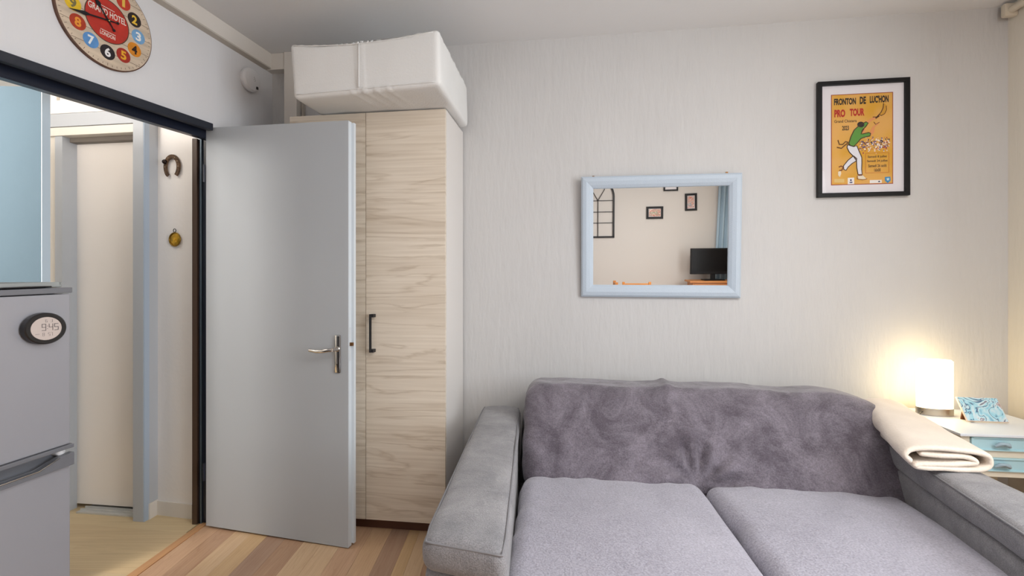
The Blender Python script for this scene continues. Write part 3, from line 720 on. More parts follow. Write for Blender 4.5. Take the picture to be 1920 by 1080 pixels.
def stroke(pts, wd):
    L, Rr = [], []
    for i, p in enumerate(pts):
        a = pts[max(i-1, 0)]; b_ = pts[min(i+1, len(pts)-1)]; tx, ty_ = b_[0]-a[0], b_[1]-a[1]; l = math.hypot(tx, ty_) or 1
        L.append((p[0]-ty_/l*wd, p[1]+tx/l*wd)); Rr.append((p[0]+ty_/l*wd, p[1]-tx/l*wd))
    return L+Rr[::-1]
# crowd
bm = bmesh.new(); rr_ = random.Random(3)
cols = [(236, 210, 200), (170, 60, 60), (90, 80, 130), (240, 236, 230), (80, 60, 60)]
for ci_, cc in enumerate(cols):
    bm = bmesh.new()
    for i in range(46):
        x = rr_.uniform(420, 655); y = rr_.gauss(592, 26) if cc != (80, 60, 60) else rr_.gauss(575, 14)
        s = rr_.uniform(2.5, 6)
        prism(bm, QP([(x-s, y-s), (x+s, y-s*0.7), (x+s*0.8, y+s), (x-s*0.8, y+s)]), Y0-0.0004-0.00003*(ci_+1), Y0-0.0003)
    o = obj('crowd_print', bm, mat('crowd_%d' % ci_, cc, 0.7), print_); o['kind'] = 'stuff'
torso = [(335, 585), (352, 530), (378, 478), (420, 440), (470, 415), (487, 424), (470, 450), (440, 480), (432, 510), (448, 508), (490, 498), (506, 505), (500, 525), (455, 535), (430, 545), (400, 580), (375, 605), (350, 600)]
legs1 = [(326, 592), (345, 598), (375, 607), (398, 600), (415, 640), (437, 690), (438, 730), (436, 780), (440, 822), (408, 822), (398, 770), (396, 715), (370, 680), (340, 650), (322, 615)]
legs2 = [(372, 678), (398, 700), (396, 716), (360, 738), (330, 765), (314, 790), (296, 782), (294, 755), (330, 712)]
lay('figure_outline', [stroke(torso+[torso[0]], 3.2), stroke(legs1+[legs1[0]], 3), stroke(legs2+[legs2[0]], 3)], (70, 44, 20), 5)
lay('green_shirt', [torso], (92, 150, 60), 2)
lay('white_trousers', [legs1, legs2], (226, 226, 232), 1)
lay('shoes', [[(404, 832), (440, 826), (470, 852), (462, 860), (410, 856)], [(252, 800), (272, 795), (276, 815), (265, 842), (252, 828)]], (232, 222, 200), 3)
lay('shoe_laces', [stroke([(404, 830), (400, 856), (440, 864), (478, 856)], 2), stroke([(258, 765), (275, 756), (292, 765), (280, 790), (262, 790)], 4), stroke([(410, 828), (440, 826)], 5)], (120, 56, 30), 4)
lay('skin', [[(470, 415), (490, 425), (524, 400), (545, 392), (540, 378), (515, 385)], [(508, 520), (503, 490), (520, 455), (540, 440), (574, 420), (560, 438), (538, 455), (534, 490), (522, 512)], [(440, 480), (455, 455), (466, 470), (462, 495), (445, 505)]], (222, 150, 96), 3)
lay('hair', [ell(430, 436, 28, 22, 18)], (44, 32, 30), 3)
lay('racket_basket', [[(548, 382), (585, 345), (602, 310), (606, 275), (622, 278), (628, 320), (615, 352), (590, 366), (575, 358), (560, 388)]], (204, 150, 40), 3)
lay('racket_outline', [stroke([(524, 378), (552, 378), (586, 342), (602, 308), (606, 272)], 3), stroke([(626, 290), (628, 322), (614, 352), (590, 366), (572, 360), (545, 392)], 2.5), stroke([(545, 385), (572, 368)], 6)], (84, 46, 20), 4)
lay('sash', [stroke([(332, 574), (310, 568), (288, 590), (262, 590), (250, 556)], 4.5), stroke([(330, 578), (300, 600), (278, 620), (242, 612)], 4.5)], (110, 72, 20), 4)
lay('face_line', [stroke([(530, 416), (545, 434), (574, 418)], 2), stroke([(458, 458), (452, 475), (440, 492)], 2)], (110, 60, 34), 5)
INK = mat('print_black', (36, 26, 22), 0.7); REDI = mat('print_red', (176, 34, 26), 0.7)
def ptext(s, x0, y0, x1, y1, m, bold=0.02, name='lettering'):
    a_, b_ = Q(x0, y1), Q(x1, y0); text(name, s, a_[0], a_[1], b_[0]-a_[0], b_[1]-a_[1], Y0-0.0003, m, print_, bold)
ptext('FRONTON', 220, 228, 392, 288, INK, 0.045); ptext('DE', 422, 218, 470, 278, INK, 0.045); ptext("LUC'HON", 500, 206, 645, 270, INK, 0.045)
ptext('PRO', 222, 318, 308, 382, REDI, 0.05); ptext('TOUR', 344, 308, 458, 372, REDI, 0.05)
ptext('Grand Chistera', 222, 394, 398, 424, INK, 0.012); ptext('2023', 284, 444, 337, 482, INK, 0.03)
# box with the dates
c_ = [Q(466, 812), Q(648, 652)]
bm = bmesh.new(); x0, z0 = c_[0]; x1, z1 = c_[1]
for q in ((x0, x1, z0, z0+0.0012), (x0, x1, z1-0.0012, z1), (x0, x0+0.0012, z0, z1), (x1-0.0012, x1, z0, z1)): box(bm, q[0], q[1], Y0-0.0007, Y0-0.0003, q[2], q[3])
obj('date_box', bm, mat('print_red', (176, 34, 26), 0.7), print_)
for s, yy, xa, xb in (('Samedi 8 juillet', 672, 484, 632), ('Samedi 24 juillet', 705, 478, 638), ('Samedi 26 août', 740, 488, 630), ('16h00', 774, 534, 584)): ptext(s, xa, yy, xb, yy+27, mat('print_brown', (74, 50, 34), 0.7), 0.02)
lay('logo_ground', [[(222, 856), (300, 856), (300, 884), (222, 884)]], (222, 190, 120), 1)
lay('logo_ground', [[(328, 848), (378, 846), (378, 896), (328, 898)], [(500, 866), (592, 864), (592, 888), (500, 890)]], (236, 232, 228), 1)
lay('logo_mark', [ell(352, 866, 7, 8, 10), [(340, 880), (366, 878), (362, 888), (344, 888)]], (60, 60, 110), 2)
lay('logo_mark', [[(616, 842), (658, 840), (660, 870), (638, 890), (618, 872)]], (60, 140, 190), 2)
lay('logo_mark', [[(628, 852), (650, 850), (648, 868), (632, 870)]], (190, 222, 236), 3)
ptext('FFPB', 512, 872, 556, 884, INK, 0.0); lay('logo_mark', [ell(572, 877, 8, 5, 10)], (50, 44, 80), 3)

# ------------------------------------------------------------------ sofa
CHEN = bpy.data.materials.new('grey_chenille'); CHEN.use_nodes = True
def cloth(m, c1, c2, sc=3.0, fine=320, bstr=0.35, patch=0.5, sheen=0.3):
    nt = m.node_tree; b = nt.nodes['Principled BSDF']; N = nt.nodes.new; L = nt.links.new
    b.inputs['Roughness'].default_value = 0.9; b.inputs['Specular IOR Level'].default_value = 0.2
    b.inputs['Sheen Weight'].default_value = sheen; b.inputs['Sheen Roughness'].default_value = 0.45
    tc = N('ShaderNodeTexCoord')
    n1 = N('ShaderNodeTexNoise'); n1.inputs['Scale'].default_value = sc; n1.inputs['Detail'].default_value = 10; n1.inputs['Roughness'].default_value = 0.72; n1.inputs['Distortion'].default_value = 0.6
    n2 = N('ShaderNodeTexNoise'); n2.inputs['Scale'].default_value = fine; n2.inputs['Detail'].default_value = 2
    L(tc.outputs['Object'], n1.inputs['Vector']); L(tc.outputs['Object'], n2.inputs['Vector'])
    r = N('ShaderNodeValToRGB'); r.color_ramp.elements[0].position = 0.5-0.16*(1-patch*0.5); r.color_ramp.elements[1].position = 0.5+0.16*(1-patch*0.5)
    r.color_ramp.elements[0].color = srgb(c1); r.color_ramp.elements[1].color = srgb(c2); L(n1.outputs[0], r.inputs[0])
    r2 = N('ShaderNodeMapRange'); r2.inputs[1].default_value = 0.3; r2.inputs[2].default_value = 0.7; r2.inputs[3].default_value = 0.78; r2.inputs[4].default_value = 1.2; L(n2.outputs[0], r2.inputs[0])
    mx = N('ShaderNodeVectorMath'); mx.operation = 'SCALE'; L(r.outputs[0], mx.inputs[0]); L(r2.outputs[0], mx.inputs[3]); L(mx.outputs[0], b.inputs['Base Color'])
    bp = N('ShaderNodeBump'); bp.inputs['Strength'].default_value = bstr; bp.inputs['Distance'].default_value = 0.003
    L(n2.outputs[0], bp.inputs['Height']); L(bp.outputs[0], b.inputs['Normal'])
    return m
cloth(CHEN, (122, 121, 124), (150, 148, 150), 7, 300, 0.6, 0.1, 0.25)
PLB = cloth(bpy.data.materials.new('plush_back_shaded') if False else (lambda m: (setattr(m, 'use_nodes', True), m)[1])(bpy.data.materials.new('plush_back_shaded')), (90, 83, 91), (128, 121, 130), 5.5, 170, 0.8, 0.6, 0.4)  # same plush as the seats; nap and shade painted into the darker colour
PLS = cloth((lambda m: (setattr(m, 'use_nodes', True), m)[1])(bpy.data.materials.new('plush_seat_lit')), (154, 151, 162), (170, 167, 178), 2.6, 170, 0.7, 0.3, 0.35)  # same plush as the backrest; light from above painted into the paler colour

sf = thing('sofa', 'wide grey two-seat sofa with plush covers against the back wall', 'sofa', BACK0, A_BACK)
# local: x along wall (u), y = -d
def S(u, d, z): return (u, -d, z)
# base
obj('base', soft_box([S(0.06, 1.60, 0.05), S(1.66, 1.60, 0.05), S(1.66, 0.12, 0.05), S(0.06, 0.12, 0.05), S(0.06, 1.60, 0.26), S(1.66, 1.60, 0.26), S(1.66, 0.12, 0.26), S(0.06, 0.12, 0.26)], 0.02, 0.08), CHEN, sf, True)
obj('back_panel', soft_box([S(0.06, 0.30, 0.05), S(1.70, 0.30, 0.05), S(1.70, 0.06, 0.05), S(0.06, 0.06, 0.05), S(0.09, 0.24, 0.66), S(1.68, 0.24, 0.66), S(1.68, 0.06, 0.66), S(0.09, 0.06, 0.66)], 0.03, 0.05), CHEN, sf, True)
# seats
def seat_disp(seed, left):
    def f(co, n, uvw):
        u, v, w_ = uvw; o = Vector((0, 0, 0))
        if n.z > 0.1:
            o.z += 0.028*math.sin(math.pi*u)**0.7*math.sin(math.pi*min(1, v*0.9+0.12))**0.7-0.006
        o += n*0.006*noise.noise(Vector((co.x*3+seed, co.y*3, co.z*3)))
        # creases near the corners next to the gap
        e = (u if left else 1-u)
        o += n*0.010*math.exp(-((1-v)/0.10)**2)*noise.noise(Vector((co.x*14+seed, co.y*4, 0)))
        o += n*0.010*math.exp(-((u if left else u)/0.07)**2)*noise.noise(Vector((co.y*12+seed, co.x*5, 3)))
        return o
    return f
seatL = [S(0.168, 1.66, 0.22), S(0.938, 1.66, 0.22), S(0.885, 0.60, 0.22), S(0.130, 0.60, 0.22), S(0.168, 1.66, 0.440), S(0.938, 1.66, 0.440), S(0.885, 0.60, 0.440), S(0.130, 0.60, 0.440)]
seatR = [S(0.944, 1.66, 0.22), S(1.66, 1.66, 0.22), S(1.64, 0.60, 0.22), S(0.892, 0.60, 0.22), S(0.944, 1.66, 0.440), S(1.66, 1.66, 0.440), S(1.64, 0.60, 0.440), S(0.892, 0.60, 0.440)]
s1 = obj('seat_cushion', soft_box(seatL, 0.055, 0.017, seat_disp(1.3, True)), PLS, sf, True); s1['label'] = 'left seat cushion in lilac-grey plush in a painted lit tone'
s2 = obj('seat_cushion', soft_box(seatR, 0.055, 0.017, seat_disp(8.1, False)), PLS, sf, True); s2['label'] = 'right seat cushion in lilac-grey plush in a painted lit tone'
# backrest with its stretched plush cover
def back_disp(co, n, uvw):
    u, v, w_ = uvw; o = Vector((0, 0, 0))
    f = max(0, -n.y)
    # gather at the lower centre
    du = (co.x-0.885); dz = co.z-0.40
    r = math.hypot(du, dz); an = math.atan2(dz, du)
    o += Vector((0, 1, 0))*(0.075*math.exp(-(r/0.10)**2))*f
    o += n*0.024*math.exp(-((r-0.11)/0.08)**2)*math.sin(an*11+1.0+3*r)*f
    # general relief
    o += n*(0.010*noise.noise(co*3.2)+0.0035*noise.noise(co*11)+0.0015*noise.noise(co*28))
    o += n*0.02*f*math.sin(math.pi*min(1, max(0, w_)))
    # uneven top with a tuft at the centre seam
    if n.z > 0.0: o.z += 0.010*noise.noise(Vector((co.x*4, 2.2, 0)))+0.014*math.exp(-((co.x-0.80)/0.022)**2)*max(0, n.z)
    # right end bulges where the cover wraps round
    o.z -= 0.055*max(0, (u-0.80)/0.20)**2*min(1, max(0, (w_-0.25)/0.75))**1.5
    e = max(0, 1-u/0.10); o += n*0.008*e*noise.noise(Vector((co.x*9, co.y*9, co.z*16)))
    return o
BZ = 0.775
backc = [S(0.135, 0.675, 0.34), S(1.725, 0.70, 0.34), S(1.72, 0.22, 0.36), S(0.10, 0.22, 0.36), S(0.112, 0.36, BZ), S(1.745, 0.36, BZ-0.01), S(1.74, 0.12, BZ-0.01), S(0.106, 0.12, BZ)]
bk = obj('backrest', soft_box(backc, 0.085, 0.014, back_disp), PLB, sf, True); bk['label'] = 'backrest under a stretched plush cover, darkened by nap and painted shade'
# arms: body and padded top with piping
def arm(side, o_b, i_b, i_f, o_f, zb_, zf_):
    """outer/inner back and front points (u,d) of the pad, top height at back and front"""
    th = 0.088
    P = [o_f, i_f, i_b, o_b] if side < 0 else [i_f, o_f, o_b, i_b]
    hs_ = [zf_, zf_, zb_, zb_]
    cs = [S(p[0], p[1], h_-th) for p, h_ in zip(P, hs_)]+[S(p[0], p[1], h_) for p, h_ in zip(P, hs_)]
    def dsp(co, n, uvw):
        o = n*0.004*noise.noise(co*5)
        if n.z > 0.3: o.z += 0.012*math.sin(math.pi*uvw[0])
        return o
    pad = obj('armrest', soft_box(cs, 0.034, 0.012, dsp), CHEN, sf, True)
    loop = []
    ins = 0.0075
    cen = Vector((sum(p[0] for p in P)/4, sum(p[1] for p in P)/4))
    crn = [Vector((P[i][0], P[i][1], hs_[i])) for i in range(4)]
    for i in range(4):
        a_, b_ = crn[i], crn[(i+1) % 4]
        for k in range(12):
            t_ = 0.06+0.88*k/11; q = a_.lerp(b_, t_)
            v_ = Vector((cen.x-q.x, cen.y-q.y)); 
            # inset perpendicular to the edge
            e_ = (b_-a_).normalized(); nrm = Vector((-e_.y, e_.x)); 
            if nrm.dot(v_) < 0: nrm = -nrm
            loop.append(Vector((q.x+nrm.x*ins, -(q.y+nrm.y*ins), q.z-0.0078)))
    bm = bmesh.new(); tube(bm, loop, 0.0034, 6, True); obj('seam', bm, mat('seam_grey', (128, 127, 130), 0.9), pad, True)
    c2 = []
    for p in P:
        v_ = (cen-Vector(p)); v_.normalize(); c2.append((p[0]+v_.x*0.035, p[1]+v_.y*0.02))
    bo = [S(q[0], q[1], 0.04) for q in c2]+[S(q[0], q[1], h_-th+0.005) for q, h_ in zip(c2, hs_)]
    obj('arm_panel', soft_box(bo, 0.02, 0.03), CHEN, sf, True)
    return pad
aL = arm(-1, (-0.150, 0.10), (0.062, 0.10), (0.205, 1.60), (-0.020, 1.56), 0.600, 0.625); aL['label'] = 'left padded armrest in grey chenille'
aR = arm(1, (1.81, 0.10), (1.715, 0.10), (1.490, 1.60), (1.765, 1.60), 0.600, 0.600); aR['label'] = 'right padded armrest in grey chenille'
for u, d in ((0.2, 1.5), (1.55, 1.5), (0.2, 0.2), (1.6, 0.2)):
    bm = bmesh.new(); box(bm, u-0.025, u+0.025, -d-0.025, -d+0.025, 0.0, 0.052, 0.003); obj('leg', bm, DARKP, sf)

# ------------------------------------------------------------------ folded blanket on the right arm
BLK = mat('cream_fleece', (232, 218, 202), 0.95, bump=(140, 0.5), vary=(6, 0.05), sheen=0.4)
bt = thing('folded_blanket', 'cream fleece blanket folded on the right sofa arm', 'blanket', BACK0, A_BACK)
prof = [(0.035, 0.072), (0.10, 0.070), (0.17, 0.067), (0.205, 0.058), (0.218, 0.044), (0.20, 0.034), (0.14, 0.030), (0.08, 0.026), (0.03, 0.018), (0.022, 0.008), (0.06, 0.004), (0.12, 0.006), (0.18, 0.003), (0.225, 0.010), (0.255, 0.030), (0.262, 0.055), (0.245, 0.078), (0.20, 0.092), (0.13, 0.100), (0.06, 0.102), (0.01, 0.092), (-0.01, 0.07), (-0.004, 0.045), (0.012, 0.030)]
fine = []
for i in range(len(prof)-1):
    for k in range(3):
        p0 = prof[max(i-1, 0)]; p1 = prof[i]; p2 = prof[i+1]; p3 = prof[min(i+2, len(prof)-1)]; t_ = k/3
        fine.append(tuple(0.5*((2*p1[a])+(-p0[a]+p2[a])*t_+(2*p0[a]-5*p1[a]+4*p2[a]-p3[a])*t_*t_+(-p0[a]+3*p1[a]-3*p2[a]+p3[a])*t_**3) for a in (0, 1)))
fine.append(prof[-1])
bm = bmesh.new(); rows = []
ND = 34
for j in range(ND+1):
    t_ = j/ND; d = 0.865-0.65*t_
    row = []
    for (x, z) in fine:
        q = Vector((x*6, z*20, d*5))
        sm = t_; lf = 1.505+0.21*sm; rt = 1.775+0.115*sm
        u_ = lf+(x+0.01)/0.272*(rt-lf)+0.009*noise.noise(q)+0.004*noise.noise(q*2.5)
        z_ = 0.618+z*(0.72+0.28*t_)+0.004*noise.noise(q*2+Vector((5, 0, 0)))*min(1, z*40)
        dd = d+0.012*noise.noise(Vector((x*14, z*14, 1)))*(1-t_)
        row.append(bm.verts.new((u_, -dd, z_)))
    rows.append(row)
for A, B in zip(rows, rows[1:]):
    for k in range(len(fine)-1): bm.faces.new((A[k], A[k+1], B[k+1], B[k]))
bo = obj('folded_cloth', bm, BLK, bt, True)
so = bo.modifiers.new('thick', 'SOLIDIFY'); so.thickness = 0.019; so.offset = 0
sb_ = bo.modifiers.new('soft', 'SUBSURF'); sb_.levels = 1; sb_.render_levels = 1

# ------------------------------------------------------------------ bedside table
ns = thing('bedside_table', 'white and pale blue bedside table with two small drawers in the right corner', 'table', BACK0, A_BACK)
NT = mat('table_top_paint', (222, 228, 236), 0.4)
NC = mat('table_cream', (226, 218, 200), 0.5)
NBL = mat('drawer_blue', (176, 214, 224), 0.45)
u0, u1, dF, dB, TZ = 1.965, 2.40, 0.455, 0.03, 0.643
bm = bmesh.new(); box(bm, u0-0.012, u1+0.012, -dF-0.018, -dB, TZ-0.012, TZ, 0.003); obj('table_top', bm, NT, ns)
obj('side_panel', bx(u0, u0+0.016, -dF, -dB-0.01, 0.462, TZ-0.012), NC, ns)
obj('side_panel', bx(u1-0.016, u1, -dF, -dB-0.01, 0.462, TZ-0.012), NC, ns)
obj('back_panel', bx(u0+0.016, u1-0.016, -dB-0.02, -dB-0.01, 0.462, TZ-0.012), NC, ns)
for z0, z1 in ((TZ-0.014, TZ-0.010), (TZ-0.100, TZ-0.071), (0.462, 0.487)):
    obj('rail', bx(u0+0.016, u1-0.016, -dF, -dF+0.016, z0, z1, 0.001), NC, ns)
for z0, z1 in ((TZ-0.0705, TZ-0.0145), (0.4875, TZ-0.1005)):
    dwr = obj('drawer', bx(u0+0.036, u1-0.036, -dF-0.004, -dF+0.014, z0, z1, 0.002), NBL, ns)
    bm = bmesh.new()
    for q in ((u0+0.036, u1-0.036, z0, z0+0.006), (u0+0.036, u1-0.036, z1-0.006, z1), (u0+0.036, u0+0.043, z0, z1), (u1-0.043, u1-0.036, z0, z1)): box(bm, q[0], q[1], -dF-0.010, -dF-0.003, q[2], q[3], 0.0015)
    obj('moulding', bm, NBL, dwr)
    cx = u0+0.145; cz = (z0+z1)/2
    bm = bmesh.new(); tube(bm, [(cx-0.026, -dF-0.016, cz-0.006), (cx-0.012, -dF-0.024, cz+0.006), (cx, -dF-0.028, cz+0.008), (cx+0.014, -dF-0.026, cz+0.003), (cx+0.028, -dF-0.016, cz-0.007)], [0.006, 0.008, 0.006, 0.009, 0.006], 10)
    box(bm, cx-0.006, cx+0.006, -dF-0.025, -dF-0.003, cz-0.004, cz+0.008, 0.002)
    obj('knob', bm, mat('knob_blue_grey', (158, 180, 192), 0.4), dwr, True, 50)
for x in (u0, u1-0.034):
    for y in (-dF, -dB-0.044):
        bm = bmesh.new(); hexa(bm, [(x+0.006, y+0.006, 0), (x+0.028, y+0.006, 0), (x+0.028, y+0.028, 0), (x+0.006, y+0.028, 0), (x, y, 0.43), (x+0.034, y, 0.43), (x+0.034, y+0.034, 0.43), (x, y+0.034, 0.43)])
        bmesh.ops.recalc_face_normals(bm, faces=bm.faces[:]); obj('leg', bm, NC, ns)
for x in (u0+0.001, u1-0.035): obj('front_stile', bx(x, x+0.034, -dF-0.002, -dF+0.014, 0.43, TZ-0.013, 0.001), NC, ns)

# table lamp
lp = thing('table_lamp', 'lit oval column lamp with brushed metal base on the bedside table', 'lamp', backp(2.070, 0.150, TZ+0.0005), A_BACK-R(6))
def lens_pts(w_, d_, n=40):
    return [(w_/2*abs(math.cos(t_))**0.75*(1 if math.cos(t_) > 0 else -1), d_/2*abs(math.sin(t_))**1.0*(1 if math.sin(t_) > 0 else -1)) for t_ in [2*math.pi*i/n for i in range(n)]]
bm = bmesh.new(); prism_z(bm, lens_pts(0.150, 0.085), 0.0, 0.034); obj('lamp_base', bm, mat('brushed_steel', (178, 170, 160), 0.32, 0.9), lp, True, 40)
bm = bmesh.new(); prism_z(bm, lens_pts(0.146, 0.081), 0.0345, 0.262); bmesh.ops.bevel(bm, geom=[e for e in bm.edges if abs(e.verts[0].co.z-0.262) < 1e-5 and abs(e.verts[1].co.z-0.262) < 1e-5], offset=0.006, segments=3, affect='EDGES')
obj('lamp_shade', bm, mat('lit_opal_glass', (255, 244, 214), 0.4, emit=((1.0, 0.78, 0.42, 1), 4.2)), lp, True, 40)
bm = bmesh.new(); tube(bm, [(-0.060, -0.024, 0.014), (-0.072, -0.036, 0.016), (-0.084, -0.046, 0.007), (-0.104, -0.056, 0.0035), (-0.122, -0.066, 0.001), (-0.128, -0.070, -0.012), (-0.128, -0.070, -0.10)], 0.0028, 8)
obj('lamp_cord', bm, DARKP, lp, True)

# tablet on its stand
tl = thing('photo_tablet', 'small tablet with blue marbled picture leaning on a stand beside the lamp', 'tablet', backp(2.112, 0.288, TZ+0.0015), A_BACK-R(2))
TW, THh = 0.165, 0.118
lean = R(-36)
ART = bpy.data.materials.new('marbled_blue_art'); ART.use_nodes = True
def art(m, stops, scale, dist, rough=0.2):
    nt = m.node_tree; b = nt.nodes['Principled BSDF']; b.inputs['Roughness'].default_value = rough
    tc = nt.nodes.new('ShaderNodeTexCoord'); n = nt.nodes.new('ShaderNodeTexNoise'); n.inputs['Scale'].default_value = scale; n.inputs['Detail'].default_value = 3; n.inputs['Distortion'].default_value = dist
    r = nt.nodes.new('ShaderNodeValToRGB'); r.color_ramp.elements[0].position = stops[0][0]; r.color_ramp.elements[0].color = srgb(stops[0][1])
    r.color_ramp.elements[1].position = stops[-1][0]; r.color_ramp.elements[1].color = srgb(stops[-1][1])
    for p, c in stops[1:-1]: e = r.color_ramp.elements.new(p); e.color = srgb(c)
    nt.links.new(tc.outputs['Object'], n.inputs['Vector']); nt.links.new(n.outputs[0], r.inputs[0]); nt.links.new(r.outputs[0], b.inputs['Base Color'])
art(ART, [(0.28, (110, 120, 160)), (0.38, (150, 208, 228)), (0.45, (206, 232, 240)), (0.475, (40, 70, 120)), (0.50, (160, 214, 232)), (0.58, (222, 234, 240)), (0.60, (70, 90, 120)), (0.63, (206, 200, 208)), (0.74, (160, 140, 140))], 10, 1.5)
def tilted(bm):
    for v in bm.verts:
        y, z = v.co.y, v.co.z
        v.co.y = y*math.cos(lean)-z*math.sin(lean); v.co.z = y*math.sin(lean)+z*math.cos(lean)+0.006
    return bm
obj('tablet_body', tilted(bx(0, TW, 0, 0.009, 0, THh, 0.0035)), mat('tablet_rose', (226, 206, 190), 0.35), tl, True, 30)
obj('screen', tilted(bx(0.003, TW-0.003, -0.0008, 0.001, 0.003, THh-0.003, 0.0004)), ART, tl)
bm = bmesh.new(); prism(bm, [(0.012, 0.0), (0.045, 0.0), (0.038, 0.035), (0.018, 0.035)], 0.055, 0.062); box(bm, 0.02, 0.036, 0.012, 0.058, 0.0, 0.004)
obj('stand', bm, mat('stand_wood', (112, 70, 44), 0.5), tl)

# curtain rail end on the right wall
cr_ = thing('curtain_rail_end', 'cream curtain rail bracket where the ceiling meets the right wall', 'curtain rail', rightp(0.06, 0.0)+Vector((0, 0, 2.615)), A_BACK+R(90))
bm = bmesh.new(); tube(bm, [(-0.0, 0.03, -0.005), (-0.45, 0.03, -0.005)], 0.017, 16); obj('rail_tube', bm, mat('rail_cream', (216, 206, 188), 0.5), cr_, True, 40)
bm = bmesh.new(); box(bm, 0.0, 0.028, 0.0, 0.06, -0.035, 0.03, 0.01); obj('bracket', bm, mat('rail_cream', (216, 206, 188), 0.5), cr_, True, 50)

# ------------------------------------------------------------------ things opposite, seen in the mirror
RW = math.pi+A_BACK
def rearp(x, out=0.0): return Vector((x, -1.90-0.1359*x, 0))+Vector((0.1347, 0.9909, 0))*out
# local x then runs towards world -x
am = thing('arched_wall_grille', 'black arched metal window frame ornament reflected at the left of the mirror', 'wall ornament', rearp(0.285, 0.003)+Vector((0, 0, 1.61)), RW)
AWd = 0.48
bm = bmesh.new(); box(bm, 0, 0.026, -0.015, 0, 0, 0.60); box(bm, AWd-0.026, AWd, -0.015, 0, 0, 0.60); box(bm, 0, AWd, -0.015, 0, 0, 0.026)
cxx = AWd/2
arc_o = [(cxx+cxx*math.cos(R(a_)), 0.60+0.26*math.sin(R(a_))) for a_ in range(0, 181, 9)]
arc_i = [(cxx+(cxx-0.026)*math.cos(R(a_)), 0.60+0.234*math.sin(R(a_))) for a_ in range(0, 181, 9)]
for i in range(len(arc_o)-1): prism(bm, [arc_o[i], arc_o[i+1], arc_i[i+1], arc_i[i]], -0.015, 0)
obj('outer_frame', bm, BLACKD, am)
for z in (0.215, 0.375, 0.54): obj('crossbar', bx(0.026, AWd-0.026, -0.010, -0.002, z, z+0.009), BLACKD, am)
obj('mullion', bx(cxx-0.005, cxx+0.005, -0.010, -0.002, 0.026, 0.55), BLACKD, am)
for sgn in (-1, 1):
    bm = bmesh.new(); tube(bm, [(cxx, -0.006, 0.548), (cxx+sgn*0.09, -0.006, 0.70), (cxx+sgn*0.12, -0.006, 0.82)], 0.005, 6); obj('tracery', bm, BLACKD, am)
def small_pic(name, lab, xr, z0, w_, h_, tilt, stops, sc):
    t_ = thing(name, lab, 'picture', rearp(xr, 0.003)+Vector((0, 0, z0)), RW)
    bm = bmesh.new()
    frame_bars(t_, w_, h_, 0.030, 0.018, FRAMEB)
    obj('mat_board', bx(0.022, w_-0.022, -0.006, -0.002, 0.022, h_-0.022), PAPER, t_)
    m_ = bpy.data.materials.new('abstract_art'); m_.use_nodes = True; art(m_, stops, sc, 2.0, 0.6)
    obj('print', bx(0.036, w_-0.036, -0.008, -0.006, 0.036, h_-0.036), m_, t_)
    obj('glass_pane', bx(0.022, w_-0.022, -0.0115, -0.0105, 0.022, h_-0.022), gl, t_)
    t_.rotation_euler = (0, tilt, RW)
small_pic('small_picture', 'small landscape picture in black frame near the mirror centre', 0.970, 1.875, 0.236, 0.178, 0, [(0.3, (60, 110, 90)), (0.42, (210, 200, 180)), (0.5, (190, 50, 40)), (0.58, (230, 220, 205)), (0.68, (50, 40, 44))], 22)
small_pic('small_picture', 'small upright picture in black frame, right of the landscape one in the mirror', 1.436, 1.985, 0.165, 0.245, R(1.5), [(0.3, (60, 100, 130)), (0.42, (200, 196, 190)), (0.5, (196, 80, 50)), (0.58, (220, 214, 200)), (0.68, (60, 60, 70))], 22)
bx_ = thing('dark_picture', 'dark framed piece cut off at the upper edge of the mirror', 'picture', rearp(1.17, 0.003)+Vector((0, 0, 2.270)), RW)
frame_bars(bx_, 0.20, 0.15, 0.02, 0.02, FRAMEB); obj('backing', bx(0.015, 0.185, -0.006, -0.002, 0.015, 0.135), PAPER, bx_)

PINE = wood('pine', (206, 138, 72), (160, 92, 40), 'x', 1.0, 0.4)
tvs = thing('pine_chest', 'orange pine chest under the television, reflected in the mirror', 'chest', rearp(1.278, 0.11), A_BACK)
obj('chest_top', bx(-0.02, 0.56, 0.01, 0.36, 0.975, 0.998, 0.003), PINE, tvs)
obj('chest_body', bx(0.02, 0.54, 0.015, 0.335, 0.06, 0.974), PINE, tvs)
for k in range(4):
    z0 = 0.09+k*0.22; dw = obj('drawer', bx(0.04, 0.52, 0.334, 0.352, z0, z0+0.205, 0.004), PINE, tvs)
    bm = bmesh.new(); lathe_y(bm, [(0.006, 0.35), (0.016, 0.365), (0.012, 0.376), (0, 0.378)], 14, 0.28, z0+0.10); obj('knob', bm, PINE, dw, True)
for x in (0.03, 0.49): obj('foot', bx(x, x+0.04, 0.02, 0.32, 0, 0.06), PINE, tvs)
tv = thing('television', 'black flat television on the pine chest, seen in the mirror', 'television', rearp(1.28, 0.0)+Vector((0.055, 0.29, 0.9985)), A_BACK+R(-4))
obj('tv_housing', bx(0.0, 0.62, -0.02, 0.02, 0.085, 0.445, 0.006), mat('tv_black', (18, 16, 18), 0.4, spec=0.2), tv)
obj('tv_screen', bx(0.022, 0.598, 0.0195, 0.0225, 0.122, 0.425), mat('tv_screen', (12, 10, 12), 0.3, spec=0.15), tv)
obj('tv_stand', bx(0.17, 0.45, -0.08, 0.09, 0.0, 0.012, 0.005), mat('tv_black', (18, 16, 18), 0.4, spec=0.2), tv)
obj('tv_neck', bx(0.28, 0.34, -0.015, 0.010, 0.012, 0.09), mat('tv_black', (18, 16, 18), 0.4, spec=0.2), tv)
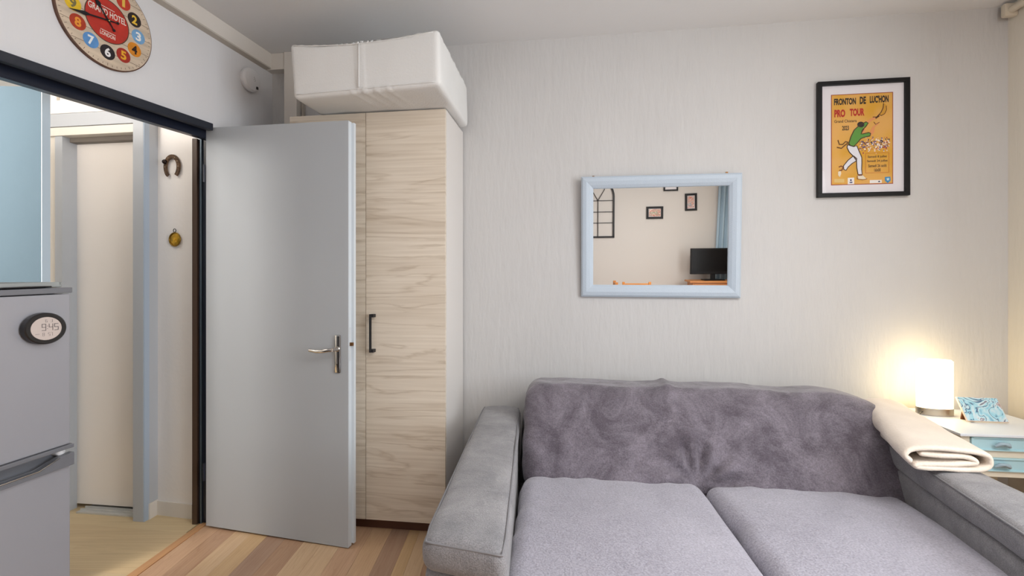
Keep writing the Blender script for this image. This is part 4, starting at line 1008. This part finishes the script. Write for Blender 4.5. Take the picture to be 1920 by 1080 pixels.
# chairs
def chair(loc, rz, lab, first=None):
    if first:
        c = first.copy(); link(c); c.location = loc; c.rotation_euler = (0, 0, rz); c['label'] = lab
        for ch in first.children: k = ch.copy(); link(k); k.parent = c
        return c
    t_ = thing('dining_chair', lab, 'chair', loc, rz, 'pine dining chairs')
    for x in (-0.20, 0.17):
        obj('back_post', bx(x, x+0.035, -0.018, 0.018, 0, 1.03, 0.004), PINE, t_); obj('leg', bx(x, x+0.035, 0.36, 0.395, 0, 0.43, 0.003), PINE, t_)
    obj('seat', bx(-0.21, 0.215, -0.01, 0.41, 0.43, 0.455, 0.006), PINE, t_)
    for z in (0.55, 0.68, 0.80): obj('back_rail', bx(-0.165, 0.17, -0.010, 0.010, z, z+0.035, 0.003), PINE, t_)
    obj('top_rail', bx(-0.165, 0.17, -0.010, 0.010, 0.955, 1.010, 0.004), PINE, t_)
    obj('apron', bx(-0.165, 0.17, 0.37, 0.385, 0.37, 0.43), PINE, t_)
    return t_
ch = chair((0.628, -0.95, 0), A_BACK+math.pi, 'pine ladder-back chair whose full top rail shows in the mirror')
ch.scale = (0.88, 1, 1)
chair((0.36, -1.0, 0), A_BACK+math.pi/2, 'pine ladder-back chair showing only one post at the left in the mirror', ch)
# curtain at the far end of the right wall
cbm = bmesh.new(); rows = []
for k, z in enumerate((0.03, 1.2, 2.45)):
    row = []
    for i in range(61):
        q = rearp(1.715-0.03*(2-k)+0.26*i/60, 0.055+0.022*math.sin(i/60*2*math.pi*4)); row.append(cbm.verts.new((q.x, q.y, z)))
    rows.append(row)
for A, B in zip(rows, rows[1:]):
    for i in range(60): cbm.faces.new((A[i], A[i+1], B[i+1], B[i]))
cu_ = thing('blue_curtain', 'pale blue curtain reflected at the right edge of the mirror', 'curtain')
co_ = obj('curtain_cloth', cbm, mat('curtain_blue', (168, 190, 206), 0.85), cu_, True)
m_ = co_.modifiers.new('thick', 'SOLIDIFY'); m_.thickness = 0.003
bm = bmesh.new(); tube(bm, [rearp(1.65, 0.055)+Vector((0, 0, 2.47)), rearp(1.93, 0.055)+Vector((0, 0, 2.47))], 0.012, 10); obj('curtain_rod', bm, BLACKD, cu_, True)
